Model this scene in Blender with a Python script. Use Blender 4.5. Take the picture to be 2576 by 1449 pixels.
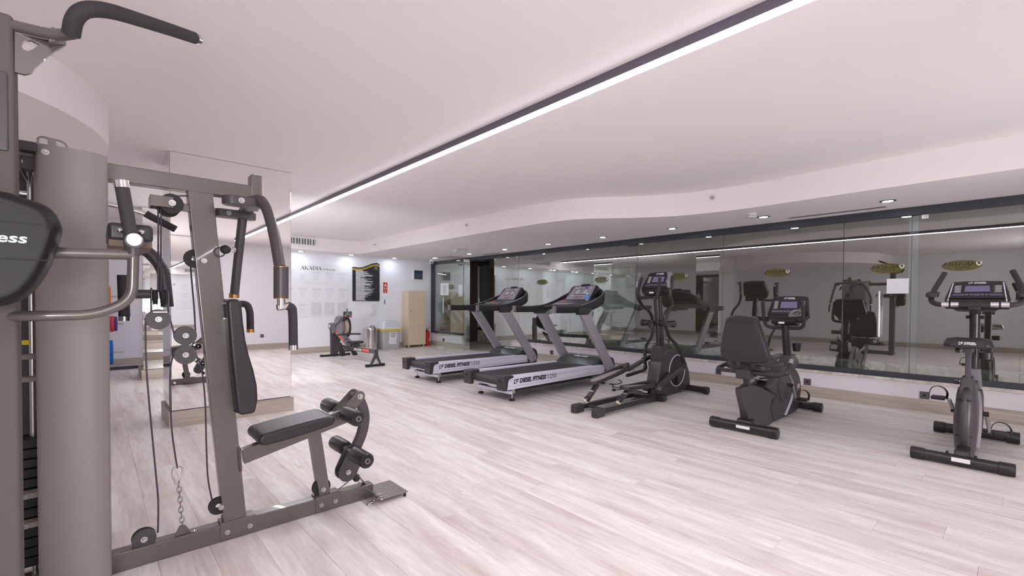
import bpy, bmesh, math, random
from mathutils import Vector, Matrix
random.seed(7)
V = Vector
PI = math.pi
SC = bpy.context.scene
COL = SC.collection
for o in list(bpy.data.objects):
    bpy.data.objects.remove(o)

# ------------------------------------------------------------ camera (solved from the photograph's vanishing points)
FPX, YAW, PIT, ROL = 1150.28, math.radians(42.2726), math.radians(-1.0633), math.radians(0.35164)
CX, CY, EYE = 1288.0, 782.36, V((0, 0, 1.2))
FW = V((math.sin(YAW) * math.cos(PIT), math.cos(YAW) * math.cos(PIT), math.sin(PIT)))
_r = V((math.cos(YAW), -math.sin(YAW), 0)); _u = _r.cross(FW)
RT = _r * math.cos(ROL) + _u * math.sin(ROL)
UP = -_r * math.sin(ROL) + _u * math.cos(ROL)
cam = bpy.data.cameras.new('camera'); camo = bpy.data.objects.new('camera', cam); COL.objects.link(camo)
cam.sensor_width = 36; cam.sensor_fit = 'HORIZONTAL'; cam.lens = 36 * FPX / 2576
cam.shift_y = (CY - 724.5) / 2576
cam.clip_start = 0.05
camo.matrix_world = Matrix(((RT.x, UP.x, -FW.x, EYE.x), (RT.y, UP.y, -FW.y, EYE.y), (RT.z, UP.z, -FW.z, EYE.z), (0, 0, 0, 1)))
SC.camera = camo

# ------------------------------------------------------------ world, exposure
wd = bpy.data.worlds.new('world'); SC.world = wd; wd.use_nodes = True
wd.node_tree.nodes['Background'].inputs[0].default_value = (0.5, 0.52, 0.55, 1)
wd.node_tree.nodes['Background'].inputs[1].default_value = 0.02
SC.view_settings.view_transform = 'Standard'; SC.view_settings.look = 'None'
SC.view_settings.gamma = 1; SC.view_settings.use_curve_mapping = False
SC.view_settings.exposure = 0.15
LED_POWER = 46.0
SPOT_POWER = 85.0
# added fill lamps out of view, brightening ceiling, soffit and back wall
def area_lamp(loc, size, power, aim, col, spread=180):
    la = bpy.data.lights.new('fill_lamp', 'AREA'); la.shape = 'DISK'; la.size = size; la.energy = power; la.color = col; la.spread = math.radians(spread)
    lo = bpy.data.objects.new('fill_lamp', la); COL.objects.link(lo); lo.location = loc
    lo.rotation_euler = (V(aim) - V(loc)).to_track_quat('-Z', 'Y').to_euler(); return lo
area_lamp((-.7, -1.55, 1.2), 1.0, 70.0, (1.2, 1.6, 2.9), (1, .98, .975))
area_lamp((4.4, -1.6, .7), 1.0, 18.0, (5.2, 5.0, 2.9), (1, .98, .985), 140)
area_lamp((1.6, 6.5, 1.0), .7, 24.0, (2.9, 10.9, 2.15), (.95, .98, 1), 160)
SC.cycles.max_bounces = 24; SC.cycles.glossy_bounces = 20; SC.cycles.diffuse_bounces = 6; SC.cycles.transparent_max_bounces = 24

# ------------------------------------------------------------ pixel -> point on a plane of the room
def on(x, y, ax, val):
    d = RT * ((x - CX) / FPX) - UP * ((y - CY) / FPX) + FW
    return EYE + d * ((val - EYE[ax]) / d[ax])
class Q:                      # a zoomed region of the photograph: scale and corner
    def __init__(s, sc=1.0, ox=0, oy=0): s.k = (sc, ox, oy)
    def p(s, a, ax, val): return on(s.k[1] + a[0] / s.k[0], s.k[2] + a[1] / s.k[0], ax, val)
    def Y(s, a, y): return s.p(a, 1, y)
    def X(s, a, x): return s.p(a, 0, x)
    def xz(s, pts, y): return [(v.x, v.z) for v in (s.Y(a, y) for a in pts)]
    def yz(s, pts, x): return [(v.y, v.z) for v in (s.X(a, x) for a in pts)]
G = Q()
def proj(P):
    d = V(P) - EYE; c = d.dot(FW)
    return (CX + FPX * d.dot(RT) / c, CY - FPX * d.dot(UP) / c, c)

# ------------------------------------------------------------ materials
def srgb(r, g, b):
    return tuple((c / 12.92 if c <= .04045 else ((c + .055) / 1.055) ** 2.4) for c in (r / 255, g / 255, b / 255))
def nmat(name):
    m = bpy.data.materials.new(name); m.use_nodes = True
    return m, m.node_tree.nodes, m.node_tree.links, m.node_tree.nodes['Principled BSDF']
def mat(name, col, rough=.5, metal=0., spec=.5, vary=0.05, scale=60., bump=0., emit=0., coat=0., alpha=1.):
    m, N, L, b = nmat(name)
    c = srgb(*col)
    b.inputs['Roughness'].default_value = rough; b.inputs['Metallic'].default_value = metal
    b.inputs['Specular IOR Level'].default_value = spec
    b.inputs['Coat Weight'].default_value = coat
    b.inputs['Alpha'].default_value = alpha
    b.inputs['Base Color'].default_value = (*c, 1)
    if vary or bump:
        tc = N.new('ShaderNodeTexCoord'); nz = N.new('ShaderNodeTexNoise'); nz.inputs['Scale'].default_value = scale
        nz.inputs['Detail'].default_value = 3
        L.new(tc.outputs['Object'], nz.inputs['Vector'])
        if vary:
            mx = N.new('ShaderNodeMix'); mx.data_type = 'RGBA'
            mx.inputs[6].default_value = (*[x * (1 - vary) for x in c], 1); mx.inputs[7].default_value = (*[min(1, x * (1 + vary)) for x in c], 1)
            L.new(nz.outputs['Fac'], mx.inputs[0]); L.new(mx.outputs[2], b.inputs['Base Color'])
        if bump:
            bp = N.new('ShaderNodeBump'); bp.inputs['Strength'].default_value = bump; bp.inputs['Distance'].default_value = .002
            L.new(nz.outputs['Fac'], bp.inputs['Height']); L.new(bp.outputs[0], b.inputs['Normal'])
    if emit:
        b.inputs['Emission Color'].default_value = (*c, 1); b.inputs['Emission Strength'].default_value = emit
    return m
def emat(name, col, st):
    m, N, L, b = nmat(name)
    b.inputs['Base Color'].default_value = (1, 1, 1, 1)
    b.inputs['Emission Color'].default_value = (*srgb(*col), 1); b.inputs['Emission Strength'].default_value = st
    return m
def wood(name, c1, c2, sx, sy, sz, rough=.45, random_obj=True, knots=True, spec=.4, fine=.35):
    m, N, L, b = nmat(name)
    tc = N.new('ShaderNodeTexCoord'); mp = N.new('ShaderNodeMapping'); oi = N.new('ShaderNodeObjectInfo')
    mp.inputs['Scale'].default_value = (sx, sy, sz)
    L.new(tc.outputs['Object'], mp.inputs['Vector'])
    ad = N.new('ShaderNodeVectorMath'); ad.operation = 'ADD'
    sc = N.new('ShaderNodeVectorMath'); sc.operation = 'SCALE'; sc.inputs[0].default_value = (37, 53, 11)
    if random_obj: L.new(oi.outputs['Random'], sc.inputs['Scale'])
    L.new(mp.outputs[0], ad.inputs[0]); L.new(sc.outputs[0], ad.inputs[1])
    n1 = N.new('ShaderNodeTexNoise'); n1.inputs['Scale'].default_value = 1.0; n1.inputs['Detail'].default_value = 3; n1.inputs['Distortion'].default_value = .6
    n2 = N.new('ShaderNodeTexNoise'); n2.inputs['Scale'].default_value = 7.0; n2.inputs['Detail'].default_value = 4
    L.new(ad.outputs[0], n1.inputs['Vector']); L.new(ad.outputs[0], n2.inputs['Vector'])
    r1 = N.new('ShaderNodeMapRange'); r1.inputs[1].default_value = .35; r1.inputs[2].default_value = .72
    L.new(n1.outputs['Fac'], r1.inputs[0])
    mx = N.new('ShaderNodeMix'); mx.data_type = 'RGBA'; mx.inputs[6].default_value = (*srgb(*c1), 1); mx.inputs[7].default_value = (*srgb(*c2), 1)
    L.new(r1.outputs[0], mx.inputs[0])
    m2 = N.new('ShaderNodeMix'); m2.data_type = 'RGBA'; m2.blend_type = 'MULTIPLY'; m2.inputs[0].default_value = fine
    r2 = N.new('ShaderNodeMapRange'); r2.inputs[1].default_value = .3; r2.inputs[2].default_value = .7; r2.inputs[3].default_value = .62; r2.inputs[4].default_value = 1.12
    L.new(n2.outputs['Fac'], r2.inputs[0]); L.new(mx.outputs[2], m2.inputs[6]); L.new(r2.outputs[0], m2.inputs[7])
    last = m2.outputs[2]
    if knots:
        n3 = N.new('ShaderNodeTexNoise'); n3.inputs['Scale'].default_value = 3.2; n3.inputs['Detail'].default_value = 2
        L.new(ad.outputs[0], n3.inputs['Vector'])
        rk = N.new('ShaderNodeMapRange'); rk.inputs[1].default_value = .70; rk.inputs[2].default_value = .76; rk.inputs[4].default_value = .4
        L.new(n3.outputs['Fac'], rk.inputs[0])
        mk = N.new('ShaderNodeMix'); mk.data_type = 'RGBA'; mk.inputs[7].default_value = (*srgb(*[c * .8 for c in c2]), 1)
        L.new(rk.outputs[0], mk.inputs[0]); L.new(last, mk.inputs[6]); last = mk.outputs[2]
    if random_obj:
        m3 = N.new('ShaderNodeMix'); m3.data_type = 'RGBA'; m3.blend_type = 'MULTIPLY'; m3.inputs[0].default_value = 1
        r3 = N.new('ShaderNodeMapRange'); r3.inputs[3].default_value = .98; r3.inputs[4].default_value = 1.015
        L.new(oi.outputs['Random'], r3.inputs[0]); L.new(last, m3.inputs[6]); L.new(r3.outputs[0], m3.inputs[7]); last = m3.outputs[2]
    L.new(last, b.inputs['Base Color'])
    b.inputs['Roughness'].default_value = rough; b.inputs['Specular IOR Level'].default_value = spec
    bp = N.new('ShaderNodeBump'); bp.inputs['Strength'].default_value = .12; bp.inputs['Distance'].default_value = .001
    L.new(n2.outputs['Fac'], bp.inputs['Height']); L.new(bp.outputs[0], b.inputs['Normal'])
    return m
def marble(name, c1, c2, scale):
    m, N, L, b = nmat(name)
    tc = N.new('ShaderNodeTexCoord'); n = N.new('ShaderNodeTexNoise'); n.inputs['Scale'].default_value = scale; n.inputs['Detail'].default_value = 8; n.inputs['Distortion'].default_value = 1.2
    L.new(tc.outputs['Object'], n.inputs['Vector'])
    r = N.new('ShaderNodeMapRange'); r.inputs[1].default_value = .38; r.inputs[2].default_value = .66; L.new(n.outputs['Fac'], r.inputs[0])
    mx = N.new('ShaderNodeMix'); mx.data_type = 'RGBA'; mx.inputs[6].default_value = (*srgb(*c1), 1); mx.inputs[7].default_value = (*srgb(*c2), 1)
    L.new(r.outputs[0], mx.inputs[0]); L.new(mx.outputs[2], b.inputs['Base Color']); b.inputs['Roughness'].default_value = .3
    return m
def coated_glass(name, f0, k, p, tint, rtint):
    # thin clear pane: partly see-through, partly mirror, more mirror at a slant (works from any side)
    m, N, L, b = nmat(name); N.remove(b)
    out = [n for n in N if n.type == 'OUTPUT_MATERIAL'][0]
    lw = N.new('ShaderNodeLayerWeight'); lw.inputs['Blend'].default_value = .5
    pw = N.new('ShaderNodeMath'); pw.operation = 'POWER'; pw.inputs[1].default_value = p
    mu = N.new('ShaderNodeMath'); mu.operation = 'MULTIPLY_ADD'; mu.inputs[1].default_value = k; mu.inputs[2].default_value = f0
    L.new(lw.outputs['Facing'], pw.inputs[0]); L.new(pw.outputs[0], mu.inputs[0])
    tr = N.new('ShaderNodeBsdfTransparent'); tr.inputs[0].default_value = (*tint, 1)
    gl = N.new('ShaderNodeBsdfGlossy'); gl.inputs['Color'].default_value = (*rtint, 1); gl.inputs['Roughness'].default_value = 0
    ms = N.new('ShaderNodeMixShader'); L.new(mu.outputs[0], ms.inputs[0]); L.new(tr.outputs[0], ms.inputs[1]); L.new(gl.outputs[0], ms.inputs[2])
    L.new(ms.outputs[0], out.inputs['Surface'])
    return m
M = {}
M['ceiling'] = mat('ceiling_paint', (242, 236, 237), .9, spec=.2, vary=.01, scale=3)
M['soffit'] = M['ceiling']
M['wall'] = mat('wall_paint', (242, 241, 247), .85, spec=.2, vary=.012, scale=4)
M['lowwall'] = mat('low_wall_paint', (232, 226, 232), .8, spec=.2, vary=.01, scale=4)
M['plank'] = wood('laminate_plank', (236, 231, 226), (207, 193, 188), 8, .9, 1, rough=.38, spec=.45)
M['subfloor'] = mat('subfloor', (205, 196, 190), .9)
M['base'] = wood('laminate_skirting', (200, 190, 178), (170, 159, 146), 1.2, 1.2, 30, rough=.5, random_obj=False)
M['baseY'] = wood('laminate_plinth', (200, 190, 178), (168, 157, 144), 1.2, 1.2, 30, rough=.5, random_obj=False)
M['mirror'] = mat('mirror_silver', (250, 250, 249), .0, 1., vary=0)
M['mirror_edge'] = mat('mirror_edge', (60, 66, 66), .2, .3, vary=0)
M['frame'] = mat('anthracite_frame', (66, 68, 75), .45, .2)
M['glass'] = coated_glass('coated_window_glass', .20, .85, 1.7, (.90, .93, .90), (.95, .97, .95))
M['glass2'] = coated_glass('far_window_glass', .25, .65, 1.3, (.80, .88, .84), (.92, 1.0, .97))
M['glass3'] = coated_glass('clear_door_glass', .06, .6, 2.2, (.93, .97, .95), (1, 1, 1))
M['brown'] = mat('corridor_paint', (122, 108, 100), .9, spec=.1)
M['dark_brown'] = mat('dark_door_wood', (88, 68, 58), .5)
M['marble'] = marble('marble_sill', (228, 220, 214), (190, 180, 172), 9)
M['stone'] = marble('rough_curb_stone', (205, 200, 190), (140, 134, 124), 7)
M['led'] = emat('led_diffuser', (248, 246, 255), LED_POWER)
M['spot'] = emat('downlight_lens', (228, 244, 255), SPOT_POWER)
M['alu_dark'] = mat('dark_aluminium', (104, 100, 112), .4, .3)
M['chrome'] = mat('chrome', (225, 223, 222), .12, 1., vary=0)
M['steel'] = mat('brushed_steel', (200, 198, 198), .28, 1., vary=.03)
M['gym'] = mat('grey_gym_paint', (104, 99, 95), .27, .35, vary=.04, scale=300, coat=.4)
M['gym_matte'] = mat('grey_post_paint', (100, 95, 92), .75, 0, spec=.12, vary=.03, scale=200)
M['gym_dark'] = mat('charcoal_gym_paint', (74, 69, 73), .4, .1, vary=.04, scale=200)
M['foam'] = mat('black_foam_grip', (52, 48, 53), .75, vary=.08, scale=400, bump=.1)
M['grip_black'] = mat('moulded_grip_black', (38, 35, 40), .5, vary=.03)
M['rubber'] = mat('black_rubber', (38, 36, 38), .65)
M['vinyl'] = mat('black_vinyl', (45, 41, 46), .38, spec=.5, bump=.06, scale=120, vary=.05)
M['vinyl_dark'] = mat('matte_black_vinyl', (24, 22, 25), .5, spec=.35, bump=.05, scale=120)
M['shroud'] = mat('silver_shroud_paint', (138, 132, 130), .55, .1, coat=.0, vary=.01)
M['plate'] = mat('weight_plate_iron', (20, 19, 20), .55)
M['plastic'] = mat('dark_plastic', (57, 53, 57), .42, vary=.03)
M['plastic_blk'] = mat('black_plastic', (36, 33, 37), .35, vary=.03)
M['plastic_grey'] = mat('grey_plastic', (118, 112, 120), .4)
M['bike'] = mat('bike_shell_plastic', (66, 61, 65), .38, vary=.03)
M['tubeblk'] = mat('gloss_black_tube', (42, 39, 41), .32, .1, coat=.15)
M['silver'] = mat('silver_paint', (226, 226, 240), .4, .1, vary=.01)
M['tpost'] = mat('treadmill_post_paint', (172, 166, 174), .4, .3, vary=.01)
M['belt'] = mat('treadmill_belt', (58, 54, 57), .6, bump=.3, scale=500)
M['hood'] = mat('treadmill_hood', (62, 68, 67), .22, coat=.3)
M['footpad'] = mat('pedal_footpad', (150, 138, 140), .6)
M['panel'] = mat('console_panel_grey', (160, 157, 170), .35)
M['ink'] = mat('printed_black', (28, 27, 30), .6, vary=0)
M['white_ink'] = mat('printed_white', (235, 233, 236), .6, vary=0)
M['screen'] = mat('lcd_screen', (112, 108, 140), .15, emit=.12, vary=.02)
M['band'] = mat('console_band', (92, 94, 118), .35, vary=0)
M['red'] = mat('red_plastic', (214, 62, 42), .4)
M['red_ink'] = mat('printed_red', (226, 92, 78), .5, vary=0)
M['ext'] = mat('extinguisher_red', (196, 24, 28), .25, coat=.5)
M['white'] = mat('white_plastic', (236, 236, 236), .4, vary=.01)
M['paper'] = mat('paper', (236, 236, 240), .8, vary=.01)
M['paper_ink'] = mat('pale_print', (223, 221, 229), .8, vary=0)
M['paper_holder'] = mat('empty_paper_holder', (219, 218, 222), .5, vary=.01)
M['cream'] = mat('cream_laminate', (226, 205, 178), .5, vary=.01)
M['cream_side'] = M['cream']
M['binsteel'] = mat('polished_bin_steel', (215, 208, 205), .16, 1., vary=.02, scale=5)
M['bingrey'] = mat('grey_bin_plastic', (186, 186, 186), .45)
M['binlid'] = mat('pale_bin_lid', (214, 220, 222), .25)
M['yellow'] = mat('yellow_bin_bag', (222, 196, 40), .5)
M['signblk'] = mat('sign_black', (44, 42, 48), .3)
M['gold'] = mat('sign_gold', (190, 158, 52), .4)
M['navy'] = mat('dark_window_blue', (38, 50, 78), .12)
M['orange'] = mat('orange_plate', (255, 130, 30), .5)
M['blue'] = mat('blue_plate', (0, 108, 205), .5)
M['pinkred'] = mat('red_plate', (220, 75, 90), .5)
M['purple'] = mat('purple_plate', (96, 60, 150), .5)
M['green'] = mat('green_plate', (40, 130, 110), .5)
M['dark'] = mat('dark_void', (14, 13, 14), .8, vary=0)
M['oval'] = mat('sticker_film', (126, 118, 58), .6, vary=.02, alpha=.42, spec=.1)
M['bluecap'] = mat('blue_bottle_cap', (30, 60, 190), .4)
M['bluelabel'] = mat('bottle_label', (90, 150, 225), .5)
M['clear'] = coated_glass('clear_bottle', .08, .5, 2, (.93, .95, .97), (1, 1, 1))
M['bag'] = coated_glass('clear_plastic_bag', .18, .5, 1.5, (.86, .86, .88), (1, 1, 1))
M['hatch'] = mat('hatch_paint', (196, 190, 188), .7)
M['outlet'] = mat('outlet_dark', (92, 88, 94), .4)
M['brass'] = mat('brass_bush', (190, 140, 80), .35, .8)
M['tread_plate'] = mat('tread_plate_paint', (132, 128, 122), .35, .4)
M['cable'] = mat('cable_sheath', (62, 54, 70), .4)

# ------------------------------------------------------------ mesh builder
def frame_from(d):
    d = d.normalized(); a = V((0, 0, 1)) if abs(d.z) < .95 else V((1, 0, 0))
    x = a.cross(d).normalized(); y = d.cross(x)
    return x, y
class MB:
    def __init__(s): s.bm = bmesh.new()
    def _bev(s, verts, off, seg=2, ang=30):
        es = set()
        for v in verts:
            for e in v.link_edges:
                if len(e.link_faces) == 2 and e.calc_face_angle(0) > math.radians(ang): es.add(e)
        if es: bmesh.ops.bevel(s.bm, geom=list(es), offset=off, segments=seg, profile=.5, affect='EDGES', clamp_overlap=True)
        return s
    def box(s, c, size, bev=0, seg=2, mtx=None):
        m = Matrix.Translation(V(c)) @ (mtx or Matrix()) @ Matrix.Diagonal((*size, 1))
        r = bmesh.ops.create_cube(s.bm, size=1, matrix=m)
        if bev: s._bev(r['verts'], bev, seg)
        return s
    def bar(s, p0, p1, w, h, bev=0, up=None):        # a box between two points; w along side, h along the up side
        p0, p1 = V(p0), V(p1); d = (p1 - p0); ln = d.length; d = d.normalized()
        u = V(up) if up else (V((0, 0, 1)) if abs(d.z) < .95 else V((1, 0, 0)))
        sd = d.cross(u).normalized(); u2 = sd.cross(d)
        m = Matrix(((d.x, sd.x, u2.x, 0), (d.y, sd.y, u2.y, 0), (d.z, sd.z, u2.z, 0), (0, 0, 0, 1)))
        return s.box((p0 + p1) / 2, (ln, w, h), bev, 2, m)
    def cyl(s, p0, p1, r, r2=None, n=24, bev=0, seg=2):
        p0, p1 = V(p0), V(p1); d = p1 - p0; ln = d.length
        x, y = frame_from(d); d = d.normalized()
        m = Matrix(((x.x, y.x, d.x, 0), (x.y, y.y, d.y, 0), (x.z, y.z, d.z, 0), (0, 0, 0, 1)))
        m = Matrix.Translation((p0 + p1) / 2) @ m
        rr = bmesh.ops.create_cone(s.bm, cap_ends=True, segments=n, radius1=r, radius2=r if r2 is None else r2, depth=ln, matrix=m)
        if bev: s._bev(rr['verts'], bev, seg, 50)
        return s
    def tube(s, pts, r, n=12, rad=.06, sub=6, closed=False, prof=None, up=None, taper=None):
        pts = [V(p) for p in pts]; P = []
        if closed: P = pts
        else:
            P = [pts[0]]
            for i in range(1, len(pts) - 1):
                a, b, c = pts[i - 1], pts[i], pts[i + 1]
                la, lc = (a - b).length, (c - b).length
                k = min(rad, la * .48, lc * .48)
                if rad <= 0 or (a - b).normalized().dot((c - b).normalized()) < -.9995: P.append(b); continue
                q0, q1 = b + (a - b).normalized() * k, b + (c - b).normalized() * k
                for j in range(sub + 1):
                    t = j / sub; P.append(q0 * (1 - t) ** 2 + b * 2 * t * (1 - t) + q1 * t * t)
            P.append(pts[-1])
        Pn = len(P)
        def tan(i):
            if closed: return (P[(i + 1) % Pn] - P[i - 1]).normalized()
            return (P[min(i + 1, Pn - 1)] - P[max(i - 1, 0)]).normalized()
        pr = prof or [(math.cos(2 * PI * k / n), math.sin(2 * PI * k / n)) for k in range(n)]
        rings = []; t0 = tan(0)
        if up: x = V(up).cross(t0).normalized()
        else: x, _ = frame_from(t0)
        for i in range(Pn):
            t = tan(i)
            if up: x = V(up).cross(t).normalized()
            else:
                x = (x - t * x.dot(t)).normalized()
            y = t.cross(x)
            k = r * (taper(i / (Pn - 1)) if taper else 1)
            rings.append([s.bm.verts.new(P[i] + x * (a * k) + y * (b * k)) for a, b in pr])
        m = len(pr)
        for i in range(Pn if closed else Pn - 1):
            A, B = rings[i], rings[(i + 1) % Pn]
            for k in range(m): s.bm.faces.new((A[k], A[(k + 1) % m], B[(k + 1) % m], B[k]))
        if not closed:
            s.bm.faces.new(rings[0][::-1]); s.bm.faces.new(rings[-1])
        return s
    def prism(s, poly, plane, t0, t1, bev=0, seg=2, ang=30):
        def P(a, t): return V((a[0], t, a[1])) if plane == 'xz' else V((a[0], a[1], t)) if plane == 'xy' else V((t, a[0], a[1]))
        A = [s.bm.verts.new(P(a, t0)) for a in poly]; B = [s.bm.verts.new(P(a, t1)) for a in poly]
        n = len(poly); fs = [s.bm.faces.new(A), s.bm.faces.new(B[::-1])]
        for i in range(n): fs.append(s.bm.faces.new((A[i], B[i], B[(i + 1) % n], A[(i + 1) % n])))
        bmesh.ops.recalc_face_normals(s.bm, faces=fs)
        if bev: s._bev(A + B, bev, seg, ang)
        return s
    def loft(s, rings, cap=True, closed=True):
        R = [[s.bm.verts.new(V(p)) for p in r] for r in rings]; n = len(R[0]); fs = []
        for A, B in zip(R, R[1:]):
            for k in range(n if closed else n - 1): fs.append(s.bm.faces.new((A[k], A[(k + 1) % n], B[(k + 1) % n], B[k])))
        if cap and closed: fs += [s.bm.faces.new(R[0][::-1]), s.bm.faces.new(R[-1])]
        bmesh.ops.recalc_face_normals(s.bm, faces=fs)
        return s
    def lathe(s, prof, c, axis='z', n=32, ring=False):
        c = V(c); R = []
        for r, h in prof:
            ring = []
            for k in range(n):
                a = 2 * PI * k / n; q = (r * math.cos(a), r * math.sin(a))
                ring.append(c + (V((q[0], q[1], h)) if axis == 'z' else V((q[0], h, q[1])) if axis == 'y' else V((h, q[0], q[1]))))
            R.append(ring)
        if ring: R.append(R[0])
        return s.loft(R, cap=not ring)
    def ball(s, c, r, n=16):
        r = r if hasattr(r, '__len__') else (r, r, r)
        bmesh.ops.create_uvsphere(s.bm, u_segments=n, v_segments=max(6, n // 2), radius=1, matrix=Matrix.Translation(V(c)) @ Matrix.Diagonal((*r, 1)))
        return s
    def torus(s, c, R, r, axis='z', n=28, k=8, el=1.0):
        c = V(c); P = []
        for i in range(n):
            a = 2 * PI * i / n; q = (R * math.cos(a), R * el * math.sin(a))
            P.append(c + (V((q[0], q[1], 0)) if axis == 'z' else V((q[0], 0, q[1])) if axis == 'y' else V((0, q[0], q[1]))))
        return s.tube(P, r, n=k, closed=True)
    def quad(s, a, b, c, d):
        s.bm.faces.new([s.bm.verts.new(V(p)) for p in (a, b, c, d)]); return s
    def mesh(s, me, mtx):
        t = bmesh.new(); t.from_mesh(me); bmesh.ops.transform(t, matrix=mtx, verts=t.verts)
        tmp = bpy.data.meshes.new('t'); t.to_mesh(tmp); t.free(); s.bm.from_mesh(tmp); bpy.data.meshes.remove(tmp); return s
    def build(s, name, m, parent=None, ang=38, label=None, kind=None, origin=None, wn=True):
        bm = s.bm
        bmesh.ops.recalc_face_normals(bm, faces=bm.faces)
        if parent is not None: bmesh.ops.transform(bm, matrix=world(parent).inverted(), verts=bm.verts)
        elif origin is not None: bmesh.ops.translate(bm, vec=-V(origin), verts=bm.verts)
        for f in bm.faces: f.smooth = True
        for e in bm.edges:
            e.smooth = not (len(e.link_faces) != 2 or e.calc_face_angle(0) > math.radians(ang))
        me = bpy.data.meshes.new(name); bm.to_mesh(me); bm.free()
        me.materials.append(M[m] if isinstance(m, str) else m)
        o = bpy.data.objects.new(name, me); COL.objects.link(o)
        if parent is not None: o.parent = parent
        elif origin is not None: o.location = origin
        if label: o['label'] = label
        if kind: o['kind'] = kind
        if wn:
            md = o.modifiers.new('normals', 'WEIGHTED_NORMAL'); md.keep_sharp = True; md.weight = 60
        return o
def world(o):
    m = o.matrix_basis.copy()
    while o.parent: o = o.parent; m = o.matrix_basis @ m
    return m
def tag(o, label, cat, group=None, kind=None):
    o['label'] = label; o['category'] = cat
    if group: o['group'] = group
    if kind: o['kind'] = kind
    return o
def thing(name, label, cat, loc, group=None):
    o = bpy.data.objects.new(name, None); COL.objects.link(o); o.location = loc; o.empty_display_size = .1
    return tag(o, label, cat, group)
def struct(name, mb, m, origin=None):
    o = mb.build(name, m, origin=origin); o['kind'] = 'structure'; return o
KIDS = lambda o: [c for c in bpy.data.objects if c.parent == o]
def copy_tree(o, loc=None, parent=None):
    c = o.copy(); COL.objects.link(c)
    if parent: c.parent = parent
    if loc is not None: c.location = loc
    for ch in KIDS(o): copy_tree(ch, None, c)
    return c
_T = {}
def text_mesh(txt, shear=0, bold=0, ext=.0006, spacing=1.0):
    k = (txt, shear, bold, ext, spacing)
    if k not in _T:
        cu = bpy.data.curves.new('t', 'FONT'); cu.body = txt; cu.size = 1; cu.extrude = ext; cu.shear = shear; cu.offset = bold
        cu.space_character = spacing; cu.resolution_u = 3
        ob = bpy.data.objects.new('t', cu); COL.objects.link(ob)
        dg = bpy.context.evaluated_depsgraph_get(); dg.update()
        me = bpy.data.meshes.new_from_object(ob.evaluated_get(dg)); bpy.data.objects.remove(ob); bpy.data.curves.remove(cu)
        xs = [v.co.x for v in me.vertices]; ys = [v.co.y for v in me.vertices]
        _T[k] = (me, min(xs), max(xs), min(ys), max(ys))
    return _T[k]
def put_text(mb, txt, org, right, up, width, height, **kw):   # org = lower left corner of the lettering
    me, x0, x1, y0, y1 = text_mesh(txt, **kw)
    r, u = V(right).normalized(), V(up).normalized(); n = r.cross(u)
    sx, sy = width / (x1 - x0), height / (y1 - y0)
    m = Matrix(((r.x * sx, u.x * sy, n.x, org[0]), (r.y * sx, u.y * sy, n.y, org[1]), (r.z * sx, u.z * sy, n.z, org[2]), (0, 0, 0, 1)))
    return mb.mesh(me, m @ Matrix.Translation((-x0, -y0, 0)))
def plate(mb, org, right, up, pts, th):            # flat polygon given in a local plane, with thickness along the plane's normal
    r, u = V(right).normalized(), V(up).normalized(); n = r.cross(u); o = V(org)
    A = [mb.bm.verts.new(o + r * a + u * b) for a, b in pts]; B = [mb.bm.verts.new(o + r * a + u * b + n * th) for a, b in pts]
    k = len(pts); fs = [mb.bm.faces.new(A[::-1]), mb.bm.faces.new(B)]
    for i in range(k): fs.append(mb.bm.faces.new((A[i], A[(i + 1) % k], B[(i + 1) % k], B[i])))
    bmesh.ops.recalc_face_normals(mb.bm, faces=fs); return mb
def rrect(x0, y0, x1, y1, r, n=4):
    o = []
    for cx, cy, a0 in ((x1 - r, y1 - r, 0), (x0 + r, y1 - r, 90), (x0 + r, y0 + r, 180), (x1 - r, y0 + r, 270)):
        for i in range(n + 1):
            a = math.radians(a0 + 90 * i / n); o.append((cx + r * math.cos(a), cy + r * math.sin(a)))
    return o
def smooth(pts, sub=6, closed=False):
    P = [V((*p, 0)) if len(p) == 2 else V(p) for p in pts]; n = len(P); o = []
    for i in range(n if closed else n - 1):
        p0, p1 = P[(i - 1) % n if closed else max(i - 1, 0)], P[i]
        p2, p3 = P[(i + 1) % n], P[(i + 2) % n if closed else min(i + 2, n - 1)]
        for j in range(sub):
            t = j / sub
            o.append(.5 * ((2 * p1) + (p2 - p0) * t + (2 * p0 - 5 * p1 + 4 * p2 - p3) * t * t + (3 * p1 - p0 - 3 * p2 + p3) * t ** 3))
    if not closed: o.append(P[-1])
    return [tuple(p[:2]) for p in o] if len(pts[0]) == 2 else o
def circ(cx, cy, r, n=32, ry=None):
    return [(cx + r * math.cos(2 * PI * i / n), cy + (ry or r) * math.sin(2 * PI * i / n)) for i in range(n)]

# ============================================================ ROOM
XW, YB, ZC, ZS = 6.911, 10.98, 2.60, 2.32       # glass wall, back wall, ceiling, dropped soffit
XL, YF = -3.2, -1.95
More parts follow.
